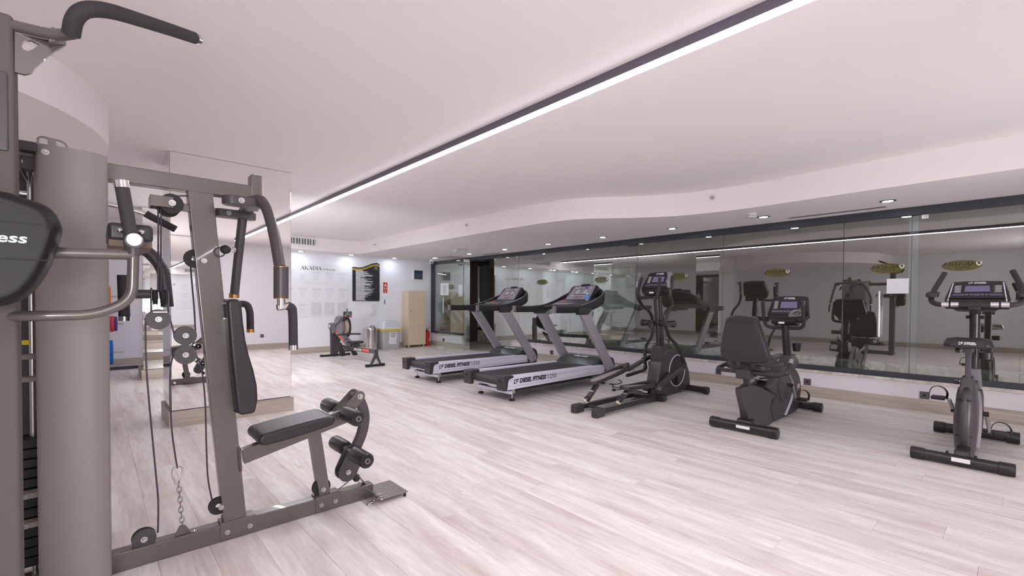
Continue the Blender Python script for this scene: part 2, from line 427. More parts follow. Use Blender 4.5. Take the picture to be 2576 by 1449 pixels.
# floor: subfloor slab plus laminate planks
fl = struct('floor', MB().box(((XL + 8.75) / 2, (YF + 11.1) / 2, -.06), (8.75 - XL + .3, 11.1 - YF + .3, .1)), 'subfloor')
PW, PL, PT = .2, 1.5, .0105
def plank_mesh(L, W=PW):
    g = .0003
    return MB().box((0, 0, 0), (W - 2 * g, L - 2 * g, PT), .0007, 1)
pm = {}
cand = []; nrow = int(round((7.0 - XL) / PW))
for i in range(nrow):
    x = XL + PW * (i + .5)
    y = YF - random.random() * PL
    while y < YB:
        y0, y1 = max(y, YF), min(y + PL, YB)
        y += PL
        if y1 - y0 < .05: continue
        L = round((y1 - y0) * 20) / 20
        area = 0; c = proj((x, (y0 + y1) / 2, 0))
        vis = any(-60 < p[0] < 2640 and -60 < p[1] < 1520 and p[2] > .1 for p in (proj((x, y0 + (y1 - y0) * t / 4, 0)) for t in range(5)))
        if vis: area = 1 / max(c[2], .2) ** 2
        cand.append((area, x, (y0 + y1) / 2, y1 - y0))
cand.sort(key=lambda t: -t[0])
rest = MB(); first = {}
for k, (a, x, yc, L) in enumerate(cand):
    if a > 0 and k < 298:
        key = round(L, 3)
        if key not in first:
            first[key] = plank_mesh(L).build('plank', 'plank', origin=(0, 0, 0), wn=False); o = first[key]
        else:
            o = first[key].copy(); COL.objects.link(o)
        o.parent = fl; o.location = (x, yc, -PT / 2)
    else:
        rest.box((x, yc, -PT / 2), (PW - .0006, L - .0006, PT))
rest.build('outer_planks', 'plank', fl, kind='stuff', wn=False)

# ceiling with dropped curved soffits
ceil = struct('ceiling', MB().box(((XL + 7.05) / 2, (YF + 11.1) / 2, ZC + .05), (7.05 - XL + .3, 11.1 - YF + .3, .1)), 'ceiling')
wave = [(4.60, 10.37), (4.62, 9.0), (4.62, 7.68), (4.62, 6.4), (4.622, 5.82), (4.63, 5.0), (4.685, 4.29), (4.85, 3.85), (5.19, 3.42), (5.48, 2.98),
        (5.605, 2.53), (5.655, 2.06), (5.63, 1.62), (5.605, .9), (5.60, .0), (5.60, -1.0), (5.60, YF)]
ws = [wave[0]] + smooth(wave[1:], 6)
MB().prism(ws + [(7.02, YF), (7.02, YB), (XL, YB), (XL, 10.37)], 'xy', ZS, ZC + .004).build('soffit', 'soffit', ceil, ang=25)
lw = [(-3.2, 2.4), (-1.9, 2.5), (-1.0, 2.95), (-.55, 3.38), (-.313, 3.612), (-.235, 3.70), (-.147, 3.813), (-.07, 3.955), (-.006, 4.102), (.045, 4.281), (.072, 4.45), (.078, 4.6),
      (.06, 4.85), (-.05, 5.2), (-.4, 5.6), (-1.1, 5.95), (-2.2, 6.1), (-3.2, 6.1)]
MB().prism(smooth(lw, 5), 'xy', ZS, ZC + .004).build('soffit', 'soffit', ceil, ang=25, label='curved soffit lobe dropped from the ceiling above the multi gym')
# ceiling hatch, slot diffusers in the soffit
MB().box((6.62, 9.46, ZS - .002), (.58, .55, .006), .002).build('access_hatch', 'hatch', ceil)
for (x, y0, y1) in ((6.655, 1.0, 2.0), (6.72, 7.78, 8.4)):
    s = MB().box((x, (y0 + y1) / 2, ZS - .002), (.11, y1 - y0, .008), .002).build('slot_diffuser', 'hatch', ceil)
    mb = MB()
    for q in (-.028, 0, .028): mb.box((x + q, (y0 + y1) / 2, ZS - .0065), (.012, y1 - y0 - .03, .002))
    mb.build('slot', 'outlet', s)
# walls
struct('wall_back', MB().box(((XL + 8.9) / 2, YB + .06, 1.3), (8.9 - XL, .12, 2.62)), 'wall')
struct('wall_left', MB().box((XL - .06, (YF + YB) / 2, 1.3), (.12, YB - YF + .24, 2.62)), 'wall')
struct('wall_front', MB().box(((XL + 8.9) / 2, YF - .06, 1.3), (8.9 - XL, .12, 2.62)), 'wall')
wr = struct('wall_right', MB().box((XW + .075, (YF + 7.59) / 2, .155), (.15, 7.59 - YF, .31)).box((XW + .075, (9.49 + YB) / 2, .155), (.15, YB - 9.49, .31)), 'lowwall')
# skirting boards
struct('baseboard_back', MB().box(((XL + XW) / 2, YB - .007, .066), (XW - XL, .014, .132), .002), 'base')
struct('baseboard_left', MB().box((XL + .007, (YF + YB) / 2, .066), (.014, YB - YF, .132), .002), 'baseY')
struct('baseboard_front', MB().box(((XL + XW) / 2, YF + .007, .066), (XW - XL, .014, .132), .002), 'base')
struct('baseboard_right', MB().box((XW - .006, (YF + 7.59) / 2, .066), (.012, 7.59 - YF, .132), .002).box((XW - .006, (9.49 + YB) / 2, .066), (.012, YB - 9.49, .132), .002), 'baseY')
# marble sill, return and threshold
sl = struct('trim_1', MB().box((XW + .065, (YF + 7.6) / 2, .3275), (.16, 7.6 - YF, .035), .004), 'marble')
MB().box((XW + .065, (9.48 + YB) / 2, .3275), (.16, YB - 9.48, .035), .004).build('sill', 'marble', sl)
MB().box((XW + .075, 9.478, .156), (.17, .022, .312), .002).build('end_slab', 'marble', sl)
MB().box((XW + .075, 7.603, .156), (.17, .022, .312), .002).build('end_slab', 'marble', sl)
MB().box((XW + .02, 8.54, .004), (.12, 1.9, .012), .002).build('threshold', 'marble', sl)
# anthracite frame of the glass wall
XG = 6.955
wf = struct('window_1', MB().box((XG, (YF + YB) / 2, 2.275), (.09, YB - YF, .09), .003), 'frame')
MB().box((XG, (YF + 7.43) / 2, .375), (.075, 7.43 - YF, .06), .003).build('bottom_rail', 'frame', wf)
MB().box((XG, (9.5 + YB) / 2, .375), (.075, YB - 9.5, .06), .003).build('bottom_rail', 'frame', wf)
MB().box((XG, YB - .06, 1.29), (.08, .12, 1.89), .003).build('corner_post', 'frame', wf)
MB().box((XG + .045, .80, 1.29), (.05, .085, 1.86), .002).build('post', mat('blue_grey_post', (122, 130, 140), .4, .2), wf, label='blue grey steel post at the glass door')
MB().box((XG, 4.52, 2.215), (.05, .17, .045), .01).build('closer_box', 'frame', wf)
panes = [(-1.9, -.04), (-.04, .81), (.815, 1.458), (1.463, 2.953), (2.958, 4.417), (4.422, 5.926), (5.931, 7.43)]
for a, b in panes: MB().box((XG, (a + b) / 2, 1.3185), (.01, b - a, 1.825), .0012, 1).build('glass_pane', 'glass', wf)
MB().box((XG, 7.858, 1.12), (.01, .844, 2.22), .0012, 1).build('glass_pane', 'glass', wf)
MB().box((XG, 10.18, 1.3185), (.01, 1.36, 1.825), .0012, 1).build('glass_pane', 'glass', wf)
MB().box((XG, 9.355, 1.12), (.01, .25, 2.22), .0012, 1).build('glass_pane', 'glass', wf)
for y in (7.47, 8.24, 9.26):
    MB().box((XG - .008, y, 2.215), (.035, .06, .05), .004).build('patch_fitting', 'steel', wf)
MB().box((XG - .01, .70, 2.20), (.03, .06, .05), .004).build('patch_fitting', 'steel', wf)
# pull bar of the closed glass door at the right
pb = MB().tube([(XG - .06, 1.09, .82), (XG - .06, 1.09, 1.36)], .017, 14, 0)
for z in (.93, 1.25): pb.cyl((XG - .06, 1.09, z), (XG, 1.09, z), .009, n=12)
pb.build('pull_bar', 'chrome', wf)
# open glass door leaf swung into the gym
hx, hy, ex, ey = 6.93, 9.2, 6.22, 9.57
dv = V((ex - hx, ey - hy, 0)); dl = dv.length; du = dv.normalized(); dn = V((-du.y, du.x, 0))
d1 = struct('door_1', MB().bar((hx, hy, 1.155), (ex, ey, 1.155), .01, 2.27, .001), 'glass3')
def DP(t, z, n=0): return V((hx, hy, z)) + du * t + dn * n
hb = MB()
for n in (.045, -.045):
    hb.tube([DP(dl - .14, .92, n), DP(dl - .14, 1.32, n)], .013, 12, 0)
for z in (1.0, 1.24): hb.cyl(DP(dl - .14, z, -.045), DP(dl - .14, z, .045), .008, n=10)
hb.build('pull_handle', mat('satin_handle', (196, 192, 192), .45, .3), d1)
MB().bar(DP(dl - .17, .06), DP(dl - .0, .06), .03, .11, .004).build('patch_fitting', 'steel', d1)
MB().bar(DP(.0, .06), DP(.16, .06), .03, .11, .004).build('patch_fitting', 'steel', d1)
MB().bar(DP(.0, 2.24), DP(.16, 2.24), .03, .07, .004).build('patch_fitting', 'steel', d1)
# corridor beyond the glass
XC = 8.6
struct('wall_corridor', MB().box((XC + .1, (YF + 5.46) / 2, 1.3), (.12, 5.46 - YF, 2.62)).box((XC + 1.4, (5.4 + 11) / 2, 1.3), (.1, 5.8, 2.62)), 'brown')
struct('ceiling_corridor', MB().box((7.95, (YF + YB) / 2, 2.55), (1.85, YB - YF, .08)).box((9.4, 8.2, 2.6), (1.6, 5.8, .06)), 'brown')
struct('trim_3', MB().box((7.8, YB - .03, 1.26), (1.46, .05, 2.5), .004), 'dark_brown')
struct('trim_2', MB().box((XC + .02, (YF + YB) / 2, .18), (.16, YB - YF, .36), .004), 'stone')
w2 = struct('window_2', MB().box((XC, (5.46 + YB) / 2, 2.36), (.08, YB - 5.46, .13), .004), 'frame')
MB().box((XC, (5.46 + YB) / 2, .40), (.08, YB - 5.46, .08), .004).build('bottom_rail', 'frame', w2)
MB().box((XC, 5.47, 1.36), (.08, .06, 1.98), .003).build('post', 'frame', w2)
for a, b in ((5.5, 7.0), (7.005, 8.5), (8.505, 10.97)):
    MB().box((XC, (a + b) / 2, 1.37), (.01, b - a, 1.87), .001, 1).build('glass_pane', 'glass2', w2)
dd = struct('door_2', MB().box((XC - .12, 9.30, 1.1), (.05, 1.85, 2.2), .004), 'dark_brown')
MB().box((XC - .12, 9.30, 2.36), (.06, 1.95, .32), .004).build('door_head', 'brown', dd)
MB().box((XC - .16, 8.62, 1.05), (.03, .03, .16), .004).build('door_handle', 'steel', dd)
for k, y in enumerate((8.3, 8.75, 9.25)): MB().box((7.85, y, .0), (1.45, .03, .008), .001).build('floor_strip', 'marble', sl)

# ------------------------------------------------------------ mirror-clad columns
def mirror_column(x0, x1, y0, y1, label, faces='fblr'):
    t = thing('mirror_column', label, 'column', ((x0 + x1) / 2, (y0 + y1) / 2, 0), 'mirror clad columns')
    MB().box(((x0 + x1) / 2, (y0 + y1) / 2, 1.30), (x1 - x0 - .03, y1 - y0 - .03, 2.596)).build('core', 'mirror_edge', t)
    MB().box(((x0 + x1) / 2, (y0 + y1) / 2, .075), (x1 - x0 + .036, y1 - y0 + .036, .15), .002).build('plinth', 'base', t)
    zc, h = 1.377, 2.446 - .006
    xm, ym = (x0 + x1) / 2, (y0 + y1) / 2
    g = .006
    if 'f' in faces: MB().box((xm, y0 + .003, zc), (x1 - x0 - 2 * g, .006, h), .002, 1).build('mirror_pane', 'mirror', t)
    if 'b' in faces: MB().box((xm, y1 - .003, zc), (x1 - x0 - 2 * g, .006, h), .002, 1).build('mirror_pane', 'mirror', t)
    if 'l' in faces: MB().box((x0 + .003, ym, zc), (.006, y1 - y0 - 2 * g, h), .002, 1).build('mirror_pane', 'mirror', t)
    if 'r' in faces: MB().box((x1 - .003, ym, zc), (.006, y1 - y0 - 2 * g, h), .002, 1).build('mirror_pane', 'mirror', t)
    for (cx, cy) in ((x0 + .03, y0 - .002), (x1 - .03, y0 - .002)):
        for z in (.42, 1.35, 2.1): MB().cyl((cx, cy + .004, z), (cx, cy - .003, z), .010, n=10).build('mirror_clip', 'white', t)
    return t
mirror_column(.512, 1.582, 5.335, 5.975, 'wide mirror clad column with wooden plinth behind the multi gym')
mirror_column(.512, 1.582, 8.80, 9.50, 'second mirror clad column farther back near the weight plates')
mirror_column(.55, 1.62, YF - .02, -1.45, 'mirror clad column against the front wall, seen only in reflections')

# ------------------------------------------------------------ lamps
lp = thing('linear_light', 'long straight white LED profile light across the whole ceiling', 'light', (2.33, 3.6, ZC))
y0, y1 = -1.1, 10.30
prof = MB().box((2.3275, (y0 + y1) / 2, ZC - .0275), (.065, y1 - y0, .055), .001); prof.build('housing', 'alu_dark', lp)
MB().box((2.3275, (y0 + y1) / 2, ZC - .056), (.0625, y1 - y0 - .006, .004), .001, 1).build('diffuser', 'led', lp)
dl_pos = [(6.375, 9.95), (6.375, 8.5), (6.375, 7.25), (6.375, 6.0), (6.375, 4.735), (6.36, 3.46), (6.34, 2.19), (6.32, .943), (6.32, -.4), (3.38, 10.72), (4.52, 10.72), (5.66, 10.72), (2.2, 10.72), (1.0, 10.72)]
proto = None
for i, (x, y) in enumerate(dl_pos):
    side = 'along the glass wall' if i < 9 else 'above the back wall'
    if i < 9: lab = 'round recessed downlight %s, %s from the back corner' % (side, ['nearest', 'second', 'third', 'fourth', 'fifth', 'sixth', 'seventh', 'eighth', 'ninth'][i])
    else: lab = 'round recessed downlight above the back wall, ' + ['over the left part of the notice board', 'over the right end of the notice board', 'between black sign and cream cabinet', 'hidden behind the mirror column', 'far left near the plate rack'][i - 9]
    if proto is None:
        proto = thing('downlight', lab, 'light', (x, y, ZS), 'recessed downlights in the soffit')
        MB().lathe([(.046, -.001), (.046, -.006), (.06, -.008), (.072, -.004), (.074, .002), (.05, .003)], (x, y, ZS)).build('trim_ring', 'frame', proto)
        MB().cyl((x, y, ZS - .0065), (x, y, ZS - .002), .0475, n=24).build('lens', 'spot', proto)
    else:
        c = copy_tree(proto, (x, y, ZS)); c['label'] = lab
# ventilation grille on the vertical face of the back soffit
vg = thing('vent_grille', 'white rectangular ventilation grille high on the back soffit beside the mirror column', 'vent', (3.2, 10.365, 2.49))
MB().box((3.18, 10.362, 2.49), (.86, .016, .19), .003).build('grille_frame', 'white', vg)
MB().box((3.18, 10.353, 2.49), (.78, .006, .125)).build('dark_opening', 'dark', vg)
for i in range(5): MB().box((3.18, 10.348, 2.44 + i * .025), (.78, .008, .006)).build('louvre', 'white', vg)
for i in range(14): MB().box((2.81 + i * .057, 10.346, 2.49), (.012 if i % 2 else .022, .008, .125)).build('grille_bar', 'white', vg)
# ceiling devices
def lathe_thing(name, label, cat, c, prof, m, axis='z', group=None, n=24):
    o = MB().lathe(prof, c, axis, n).build(name, m, origin=c); return tag(o, label, cat, group)
for (x, y, lab) in ((5.75, 8.15, 'white smoke detector on the soffit above the far treadmill'), (6.03, 2.22, 'white smoke detector on the soffit between downlights at right')):
    t = thing('smoke_detector', lab, 'detector', (x, y, ZS), 'smoke detectors')
    MB().lathe([(.055, .001), (.055, -.012), (.05, -.02), (.046, -.022)], (x, y, ZS)).build('base', 'white', t)
    MB().lathe([(.046, -.026), (.048, -.034), (.04, -.045), (.01, -.05)], (x, y, ZS)).build('head', 'white', t)
    MB().lathe([(.044, -.021), (.044, -.027)], (x, y, ZS)).build('slot_ring', 'outlet', t)
lathe_thing('speaker_disc', 'flat round grey disc on the soffit beside the smoke detector', 'detector', (5.75, 7.9, ZS), [(.11, .001), (.11, -.005), (.1, -.008)], 'hatch')
cm = thing('dome_camera', 'small white dome camera under the soffit at the back corner', 'camera', (6.5, 10.3, ZS))
MB().lathe([(.055, .001), (.055, -.03), (.048, -.04)], (6.5, 10.3, ZS)).build('base', 'white', cm)
MB().ball((6.5, 10.3, ZS - .07), .055).build('dome', 'white', cm)
MB().cyl((6.48, 10.26, ZS - .085), (6.468, 10.235, ZS - .093), .022, n=16).build('lens', 'dark', cm)
for (x, y, z, ax, lab) in ((4.62, 6.2, 2.49, -1, 'small wall sprinkler on the curved soffit edge above the treadmills'), (5.60, 2.506, 2.495, -1, 'small wall sprinkler on the curved soffit edge at right'), (4.61, 9.6, 2.47, -1, 'small wall sprinkler on the soffit edge near the back corner')):
    t = thing('sprinkler', lab, 'sprinkler', (x, y, z), 'side wall sprinklers')
    MB().lathe([(.035, .004), (.035, -.006), (.026, -.012)], (x, y, z), 'x').build('rosette', 'white', t)
    MB().cyl((x - .01, y, z), (x - .045, y, z), .009, n=10).build('nozzle', 'steel', t)
    MB().cyl((x - .044, y, z), (x - .048, y, z), .016, n=12).build('deflector', 'steel', t)
# outlets on the low wall
def outlet(c, nrm, label):
    t = thing('wall_outlet', label, 'outlet', c, 'wall sockets'); c = V(c)
    if nrm == 'x':
        MB().box(c + V((-.005, 0, 0)), (.01, .082, .082), .003).build('plate', 'outlet', t)
        MB().torus(c + V((-.0105, 0, 0)), .02, .003, 'x', 18, 6).build('socket_rim', 'plastic_grey', t)
        MB().cyl(c + V((-.0105, 0, 0)), c + V((-.008, 0, 0)), .018, n=16).build('socket', 'rubber', t)
    else:
        MB().box(c + V((0, .005, 0)), (.082, .01, .082), .003).build('plate', 'outlet', t)
        MB().torus(c + V((0, .0105, 0)), .02, .003, 'y', 18, 6).build('socket_rim', 'plastic_grey', t)
    return t
for y, lab in ((10.33, 'dark wall socket on the low wall beside the open glass door'), (6.38, 'dark wall socket on the low wall between the two treadmills'), (4.12, 'dark wall socket on the low wall behind the elliptical'), (2.98, 'dark wall socket on the low wall left of the recumbent bike'), (1.82, 'dark wall socket on the low wall right of the recumbent bike'), (.67, 'dark wall socket on the low wall left of the upright bike')):
    outlet((XW, y, .182), 'x', lab)
outlet((3.05, YF, .33), 'y', 'dark wall socket on the front wall, seen in the column mirror')

# ------------------------------------------------------------ back wall fittings
YW = YB
w = Q(3.8125, 720, 560)
EM = [[(-.02, -.5), (-.30, -.25), (-.46, .1), (-.40, .42), (-.2, .5), (-.30, .2), (-.16, -.1), (-.02, -.2)], [(.02, -.5), (.30, -.25), (.46, .1), (.40, .42), (.2, .5), (.30, .2), (.16, -.1), (.02, -.2)]]
def emblem(mb, c, right, up, s, th=.0006):
    for pl in EM: plate(mb, c, right, up, [(a * s, b * s) for a, b in pl], th)
    return mb
SER = {  # serif capitals in a unit box: list of polygons
 'A': [[(.0, 0), (.06, 0), (.36, 1), (.30, 1)], [(.44, 1), (.30, 1), (.62, 0), (.80, 0)], [(.14, .30), (.60, .30), (.60, .36), (.14, .36)], [(-.06, 0), (.16, 0), (.16, .04), (-.06, .04)], [(.52, 0), (.88, 0), (.88, .04), (.52, .04)]],
 'K': [[(.08, 0), (.22, 0), (.22, 1), (.08, 1)], [(0, 0), (.32, 0), (.32, .04), (0, .04)], [(0, .96), (.32, .96), (.32, 1), (0, 1)], [(.22, .42), (.26, .40), (.70, .97), (.63, .97)], [(.30, .55), (.42, .58), (.82, 0), (.64, 0)], [(.54, .96), (.82, .96), (.82, 1), (.54, 1)], [(.58, 0), (.92, 0), (.92, .04), (.58, .04)]],
 'D': [[(.08, 0), (.22, 0), (.22, 1), (.08, 1)], [(0, 0), (.45, 0), (.45, .05), (0, .05)], [(0, .95), (.45, .95), (.45, 1), (0, 1)]] + [[(.42 + .42 * math.cos(a), .5 + .5 * math.sin(a)), (.42 + .42 * math.cos(b), .5 + .5 * math.sin(b)), (.42 + .28 * math.cos(b), .5 + .45 * math.sin(b)), (.42 + .28 * math.cos(a), .5 + .45 * math.sin(a))] for a, b in [(-PI / 2 + PI * i / 10, -PI / 2 + PI * (i + 1) / 10) for i in range(10)]],
 'I': [[(.08, 0), (.22, 0), (.22, 1), (.08, 1)], [(0, 0), (.30, 0), (.30, .04), (0, .04)], [(0, .96), (.30, .96), (.30, 1), (0, 1)]]}
SW = {'A': .86, 'K': .95, 'D': .93, 'I': .36}
def serif(mb, txt, org, right, up, W, H, th=.001):
    tot = sum(SW[c] for c in txt); k = W / tot; x = 0; r, u = V(right), V(up)
    for c in txt:
        for pl in SER[c]: plate(mb, V(org) + r * (x * k), right, up, [(a * k, b * H) for a, b in pl], th)
        x += SW[c]
    return mb
XR, ZU = (1, 0, 0), (0, 0, 1)
bd = thing('notice_board', 'large white notice board with hotel name and rows of paper sheets on the back wall', 'board', (3.6, YW, 1.45))
MB().box((3.56, YW - .007, 1.455), (2.02, .011, 1.24), .003).build('panel', 'white', bd)
serif(MB(), 'AKADIA', (3.455, YW - .0125, 1.925), XR, ZU, .47, .085).build('lettering', 'ink', bd)
put_text(MB(), 'SORGUN', (3.955, YW - .0125, 1.93), XR, ZU, .275, .042, bold=.012, spacing=1.35).build('lettering', 'ink', bd)
mb = emblem(MB(), (3.37, YW - .0125, 1.985), XR, ZU, .085); mb.build('emblem', 'paper_ink', bd)
MB().torus((3.37, YW - .0125, 1.985), .052, .0016, 'y', 24, 5).build('emblem_ring', 'paper_ink', bd)
colx = [2.762, 3.07, 3.378, 3.687, 3.99, 4.297]; roz = [(1.632, 1.915), (1.248, 1.535), (.876, 1.172)]
for ci, x in enumerate(colx):
    for ri, (z0, z1) in enumerate(roz):
        empt = ri == 2 and ci >= 3
        s = MB().box((x + .115, YW - .0145, (z0 + z1) / 2), (.232, .005, z1 - z0), .001, 1).build('paper_sheet', 'paper_holder' if empt else 'paper', bd)
        mb = MB()
        if empt: mb.box((x + .115, YW - .0174, (z0 + z1) / 2), (.03, .001, .03))
        else:
            if not (ci == 2 and ri == 0): mb.box((x + .115, YW - .0174, z1 - .05), (.2, .001, .05))
            for k in range(9): mb.box((x + .115 - random.random() * .012, YW - .0174, z1 - .1 - k * .016), (.15 - random.random() * .03, .001, .0075))
            if ci == 2 and ri == 0:
                for q in (.04, .11, .18): mb.cyl((x + q, YW - .0182, z0 + .055), (x + q, YW - .017, z0 + .055), .009, n=10)
        mb.build('print', 'white' if empt else 'paper_ink', s)
# black wavy sign
sg = thing('info_sign', 'black information sign with wavy gold top edge on the back wall', 'sign', (5.02, YW, 1.65))
top = smooth([(4.663, 2.05), (4.74, 2.052), (4.84, 2.045), (4.95, 2.07), (5.06, 2.112), (5.17, 2.158), (5.27, 2.185), (5.33, 2.182), (5.375, 2.15)], 5)
MB().prism(top + [(5.375, 1.225), (5.365, 1.213), (4.673, 1.213), (4.663, 1.225)], 'xz', YW - .02, YW, .003).build('panel', 'signblk', sg)
lo = [(x, z - .032) for x, z in top]; lo2 = [(x, z - .075) for x, z in top]
MB().prism(lo + lo2[::-1], 'xz', YW - .0212, YW - .0195).build('gold_band', 'gold', sg)
mb = MB()
z = 1.985; paras = [(.17, .36), (.10, .34), (.3, .26), (.2, .3)]
rows = [(.18, 0)] + [(random.uniform(.2, .45), 1) for _ in range(11)] + [(.1, 0)] + [(random.uniform(.2, .48), 1) for _ in range(11)] + [(.4, 0)] + [(random.uniform(.2, .5), 1) for _ in range(14)] + [(.4, 0)] + [(random.uniform(.2, .42), 1) for _ in range(12)]
dz = (1.985 - 1.235) / len(rows)
for L, k in rows:
    z -= dz; mb.box((4.745 + L / 2, YW - .0206, z), (L, .0012, dz * (.62 if k else .8)))
mb.build('lettering', 'white_ink', sg)
emblem(MB(), (5.275, YW - .0206, 2.065), XR, ZU, .055).build('emblem', 'white_ink', sg)
serif(MB(), 'AKADIA', (5.205, YW - .0206, 2.005), XR, ZU, .14, .026).build('lettering', 'gold', sg)
# red fire sign
rs = thing('fire_sign', 'small upright red safety sign with pictograms right of the black sign', 'sign', (5.54, YW, 1.565))
MB().box((5.54, YW - .003, 1.565), (.112, .006, .275), .002, 1).build('panel', mat('sign_red', (200, 52, 40), .5), rs)
mb = MB().box((5.54, YW - .0068, 1.622), (.056, .0012, .055)).box((5.54, YW - .0068, 1.685), (.05, .0012, .008))
plate(mb, (5.54, YW - .0065, 1.46), XR, ZU, [(-.008, .03), (-.008, .0), (-.022, .0), (0, -.025), (.022, 0), (.008, 0), (.008, .03)], .001)
plate(mb, (5.54, YW - .0065, 1.54), XR, ZU, [(-.035, -.03), (-.012, -.03), (-.012, .03), (-.028, .03)], .001)
plate(mb, (5.54, YW - .0065, 1.54), XR, ZU, [(.035, -.03), (.012, -.03), (.012, .03), (.028, .03)], .001)
mb.build('pictograms', mat('sign_ivory', (240, 215, 180), .5), rs)
# soap / sanitizer dispenser
sd = thing('sanitizer_dispenser', 'white sanitizer dispenser on the back wall under the black sign', 'dispenser', (5.18, YW, 1.01))
MB().box((5.18, YW - .012, 1.01), (.10, .024, .27), .008).build('back_plate', 'white', sd)
MB().box((5.178, YW - .045, .955), (.08, .06, .11), .012).build('bottle_holder', 'white', sd)
MB().bar((5.165, YW - .05, 1.125), (5.205, YW - .09, 1.03), .045, .016, .004).build('lever', 'white', sd)
# blue key tag, electrical panel
tag(MB().box((5.518, YW - .006, 1.197), (.028, .012, .12), .006).build('blue_holder', mat('teal_plastic', (80, 130, 160), .4), origin=(5.518, YW, 1.197)), 'narrow blue holder on the back wall below the red sign', 'holder')
ep = thing('electrical_panel', 'white framed electrical panel with dark window on the back wall above the cabinet', 'panel', (6.495, YW, 1.93))
MB().box((6.495, YW - .02, 1.93), (.315, .04, .31), .006).build('frame', 'white', ep)
MB().box((6.495, YW - .041, 1.935), (.26, .006, .24), .003).build('window', 'navy', ep)
# cream cabinet
cb = thing('storage_cabinet', 'tall cream storage cabinet standing on the floor against the back wall', 'cabinet', (6.3, 10.8, 0))
MB().box((6.29, 10.815, .77), (.515, .29, 1.42), .003).build('body', 'cream', cb)
cdr = MB().box((6.295, 10.661, .772), (.51, .018, 1.40), .002).build('door', 'cream', cb)
MB().cyl((6.10, 10.652, .97), (6.10, 10.646, .97), .011, n=12).build('lock', 'rubber', cdr)
MB().box((6.556, 10.70, 1.15), (.018, .02, .06), .002).build('hinge', 'outlet', cb)
for x in (6.07, 6.52):
    for y in (10.70, 10.92): MB().cyl((x, y, 0), (x, y, .062), .022, n=14).build('foot', 'steel', cb)
# fire extinguisher
fx, fy = 6.72, 10.86
ex = thing('fire_extinguisher', 'red fire extinguisher standing on the floor right of the cream cabinet', 'extinguisher', (fx, fy, 0))
MB().lathe([(.072, 0), (.076, .01), (.076, .355), (.07, .385), (.045, .415), (.022, .43), (.022, .445)], (fx, fy, 0)).build('cylinder', 'ext', ex)
MB().box((fx, fy - .002, .462), (.035, .04, .035), .006).build('valve', 'steel', ex)
MB().bar((fx - .01, fy - .01, .475), (fx + .07, fy - .07, .545), .02, .012, .003).build('lever', 'ext', ex)
MB().bar((fx - .0, fy - .015, .462), (fx + .075, fy - .08, .485), .02, .01, .003).build('carry_handle', 'ext', ex)
MB().tube([(fx - .02, fy, .46), (fx - .085, fy - .01, .44), (fx - .092, fy - .02, .25), (fx - .085, fy - .02, .14)], .009, 8, .05).build('hose', 'rubber', ex)
MB().tube([(fx + .03, fy - .072, .16), (fx + .045, fy - .063, .16), (fx + .06, fy - .052, .16)], .07, 6, 0, prof=[(.02, .6), (-.02, .6), (-.02, -.6), (.02, -.6)]).build('label_print', 'paper', ex)
# steel bin and grey mask bin
bx, by = 5.03, 10.74
b1 = thing('steel_bin', 'shiny round stainless steel pedal bin against the back wall', 'bin', (bx, by, 0))
MB().lathe([(.16, .0), (.168, .012), (.168, .50), (.165, .505)], (bx, by, 0), n=40).build('body', 'binsteel', b1)
MB().lathe([(.172, .508), (.174, .53), (.165, .555), (.10, .575), (.02, .58)], (bx, by, 0), n=40).build('lid', 'binsteel', b1)
MB().tube([(bx - .06, by - .1, .565), (bx - .05, by - .1, .598), (bx + .05, by - .1, .598), (bx + .06, by - .1, .565)], .008, 8, .02).build('lid_handle', 'rubber', b1)
gx, gy = 5.49, 10.70
b2 = thing('mask_bin', 'grey swing lid waste bin with yellow liner and mask label', 'bin', (gx, gy, 0))
def rr_ring(x, y, z, a, b, r): return [(x + p, y + q, z) for p, q in rrect(-a, -b, a, b, r, 4)]
MB().loft([rr_ring(gx, gy, .0, .21, .16, .03), rr_ring(gx, gy, .01, .215, .165, .03), rr_ring(gx, gy, .49, .245, .19, .035)]).build('body', 'bingrey', b2)
MB().loft([rr_ring(gx, gy, .470, .262, .205, .035), rr_ring(gx, gy, .50, .268, .212, .035), rr_ring(gx, gy, .512, .262, .207, .035)]).build('liner', 'yellow', b2)
lid = MB().loft([rr_ring(gx, gy, .510, .272, .215, .04), rr_ring(gx, gy, .54, .272, .215, .04), rr_ring(gx, gy, .57, .235, .18, .05), rr_ring(gx, gy, .70, .19, .13, .06), rr_ring(gx, gy, .725, .16, .10, .06)]).build('lid', 'binlid', b2)
fl_ = MB(); plate(fl_, (gx, gy - .178, .575), XR, (0, .24, .97), rrect(-.14, .0, .14, .14, .03), .012); fl_.build('flap', 'binlid', lid)
lb = MB(); plate(lb, (gx + .025, gy - .178, .14), XR, (0, -.052, 1), rrect(-.1, 0, .1, .30, .004), -.004)
lb = lb.build('label_sheet', 'paper', b2)
mb = MB()
for k, tx in enumerate(('ATIK MASKE', 'VE ELDİVEN', 'KUTUSU')):
    wd_ = (.145, .15, .105)[k]; z = .395 - k * .042
    put_text(mb, tx, (gx + .025 - wd_ / 2, gy - .183 - (z - .14) * .052, z), XR, (0, -.052, 1), wd_, .024, bold=.02)
mb.build('lettering', 'ink', lb)
mb = MB()
for q in (-.04, .04): mb.torus((gx + .025 + q, gy - .189, .22), .028, .0018, 'y', 16, 5, 1.2)
mb.build('pictogram', 'paper_ink', lb)

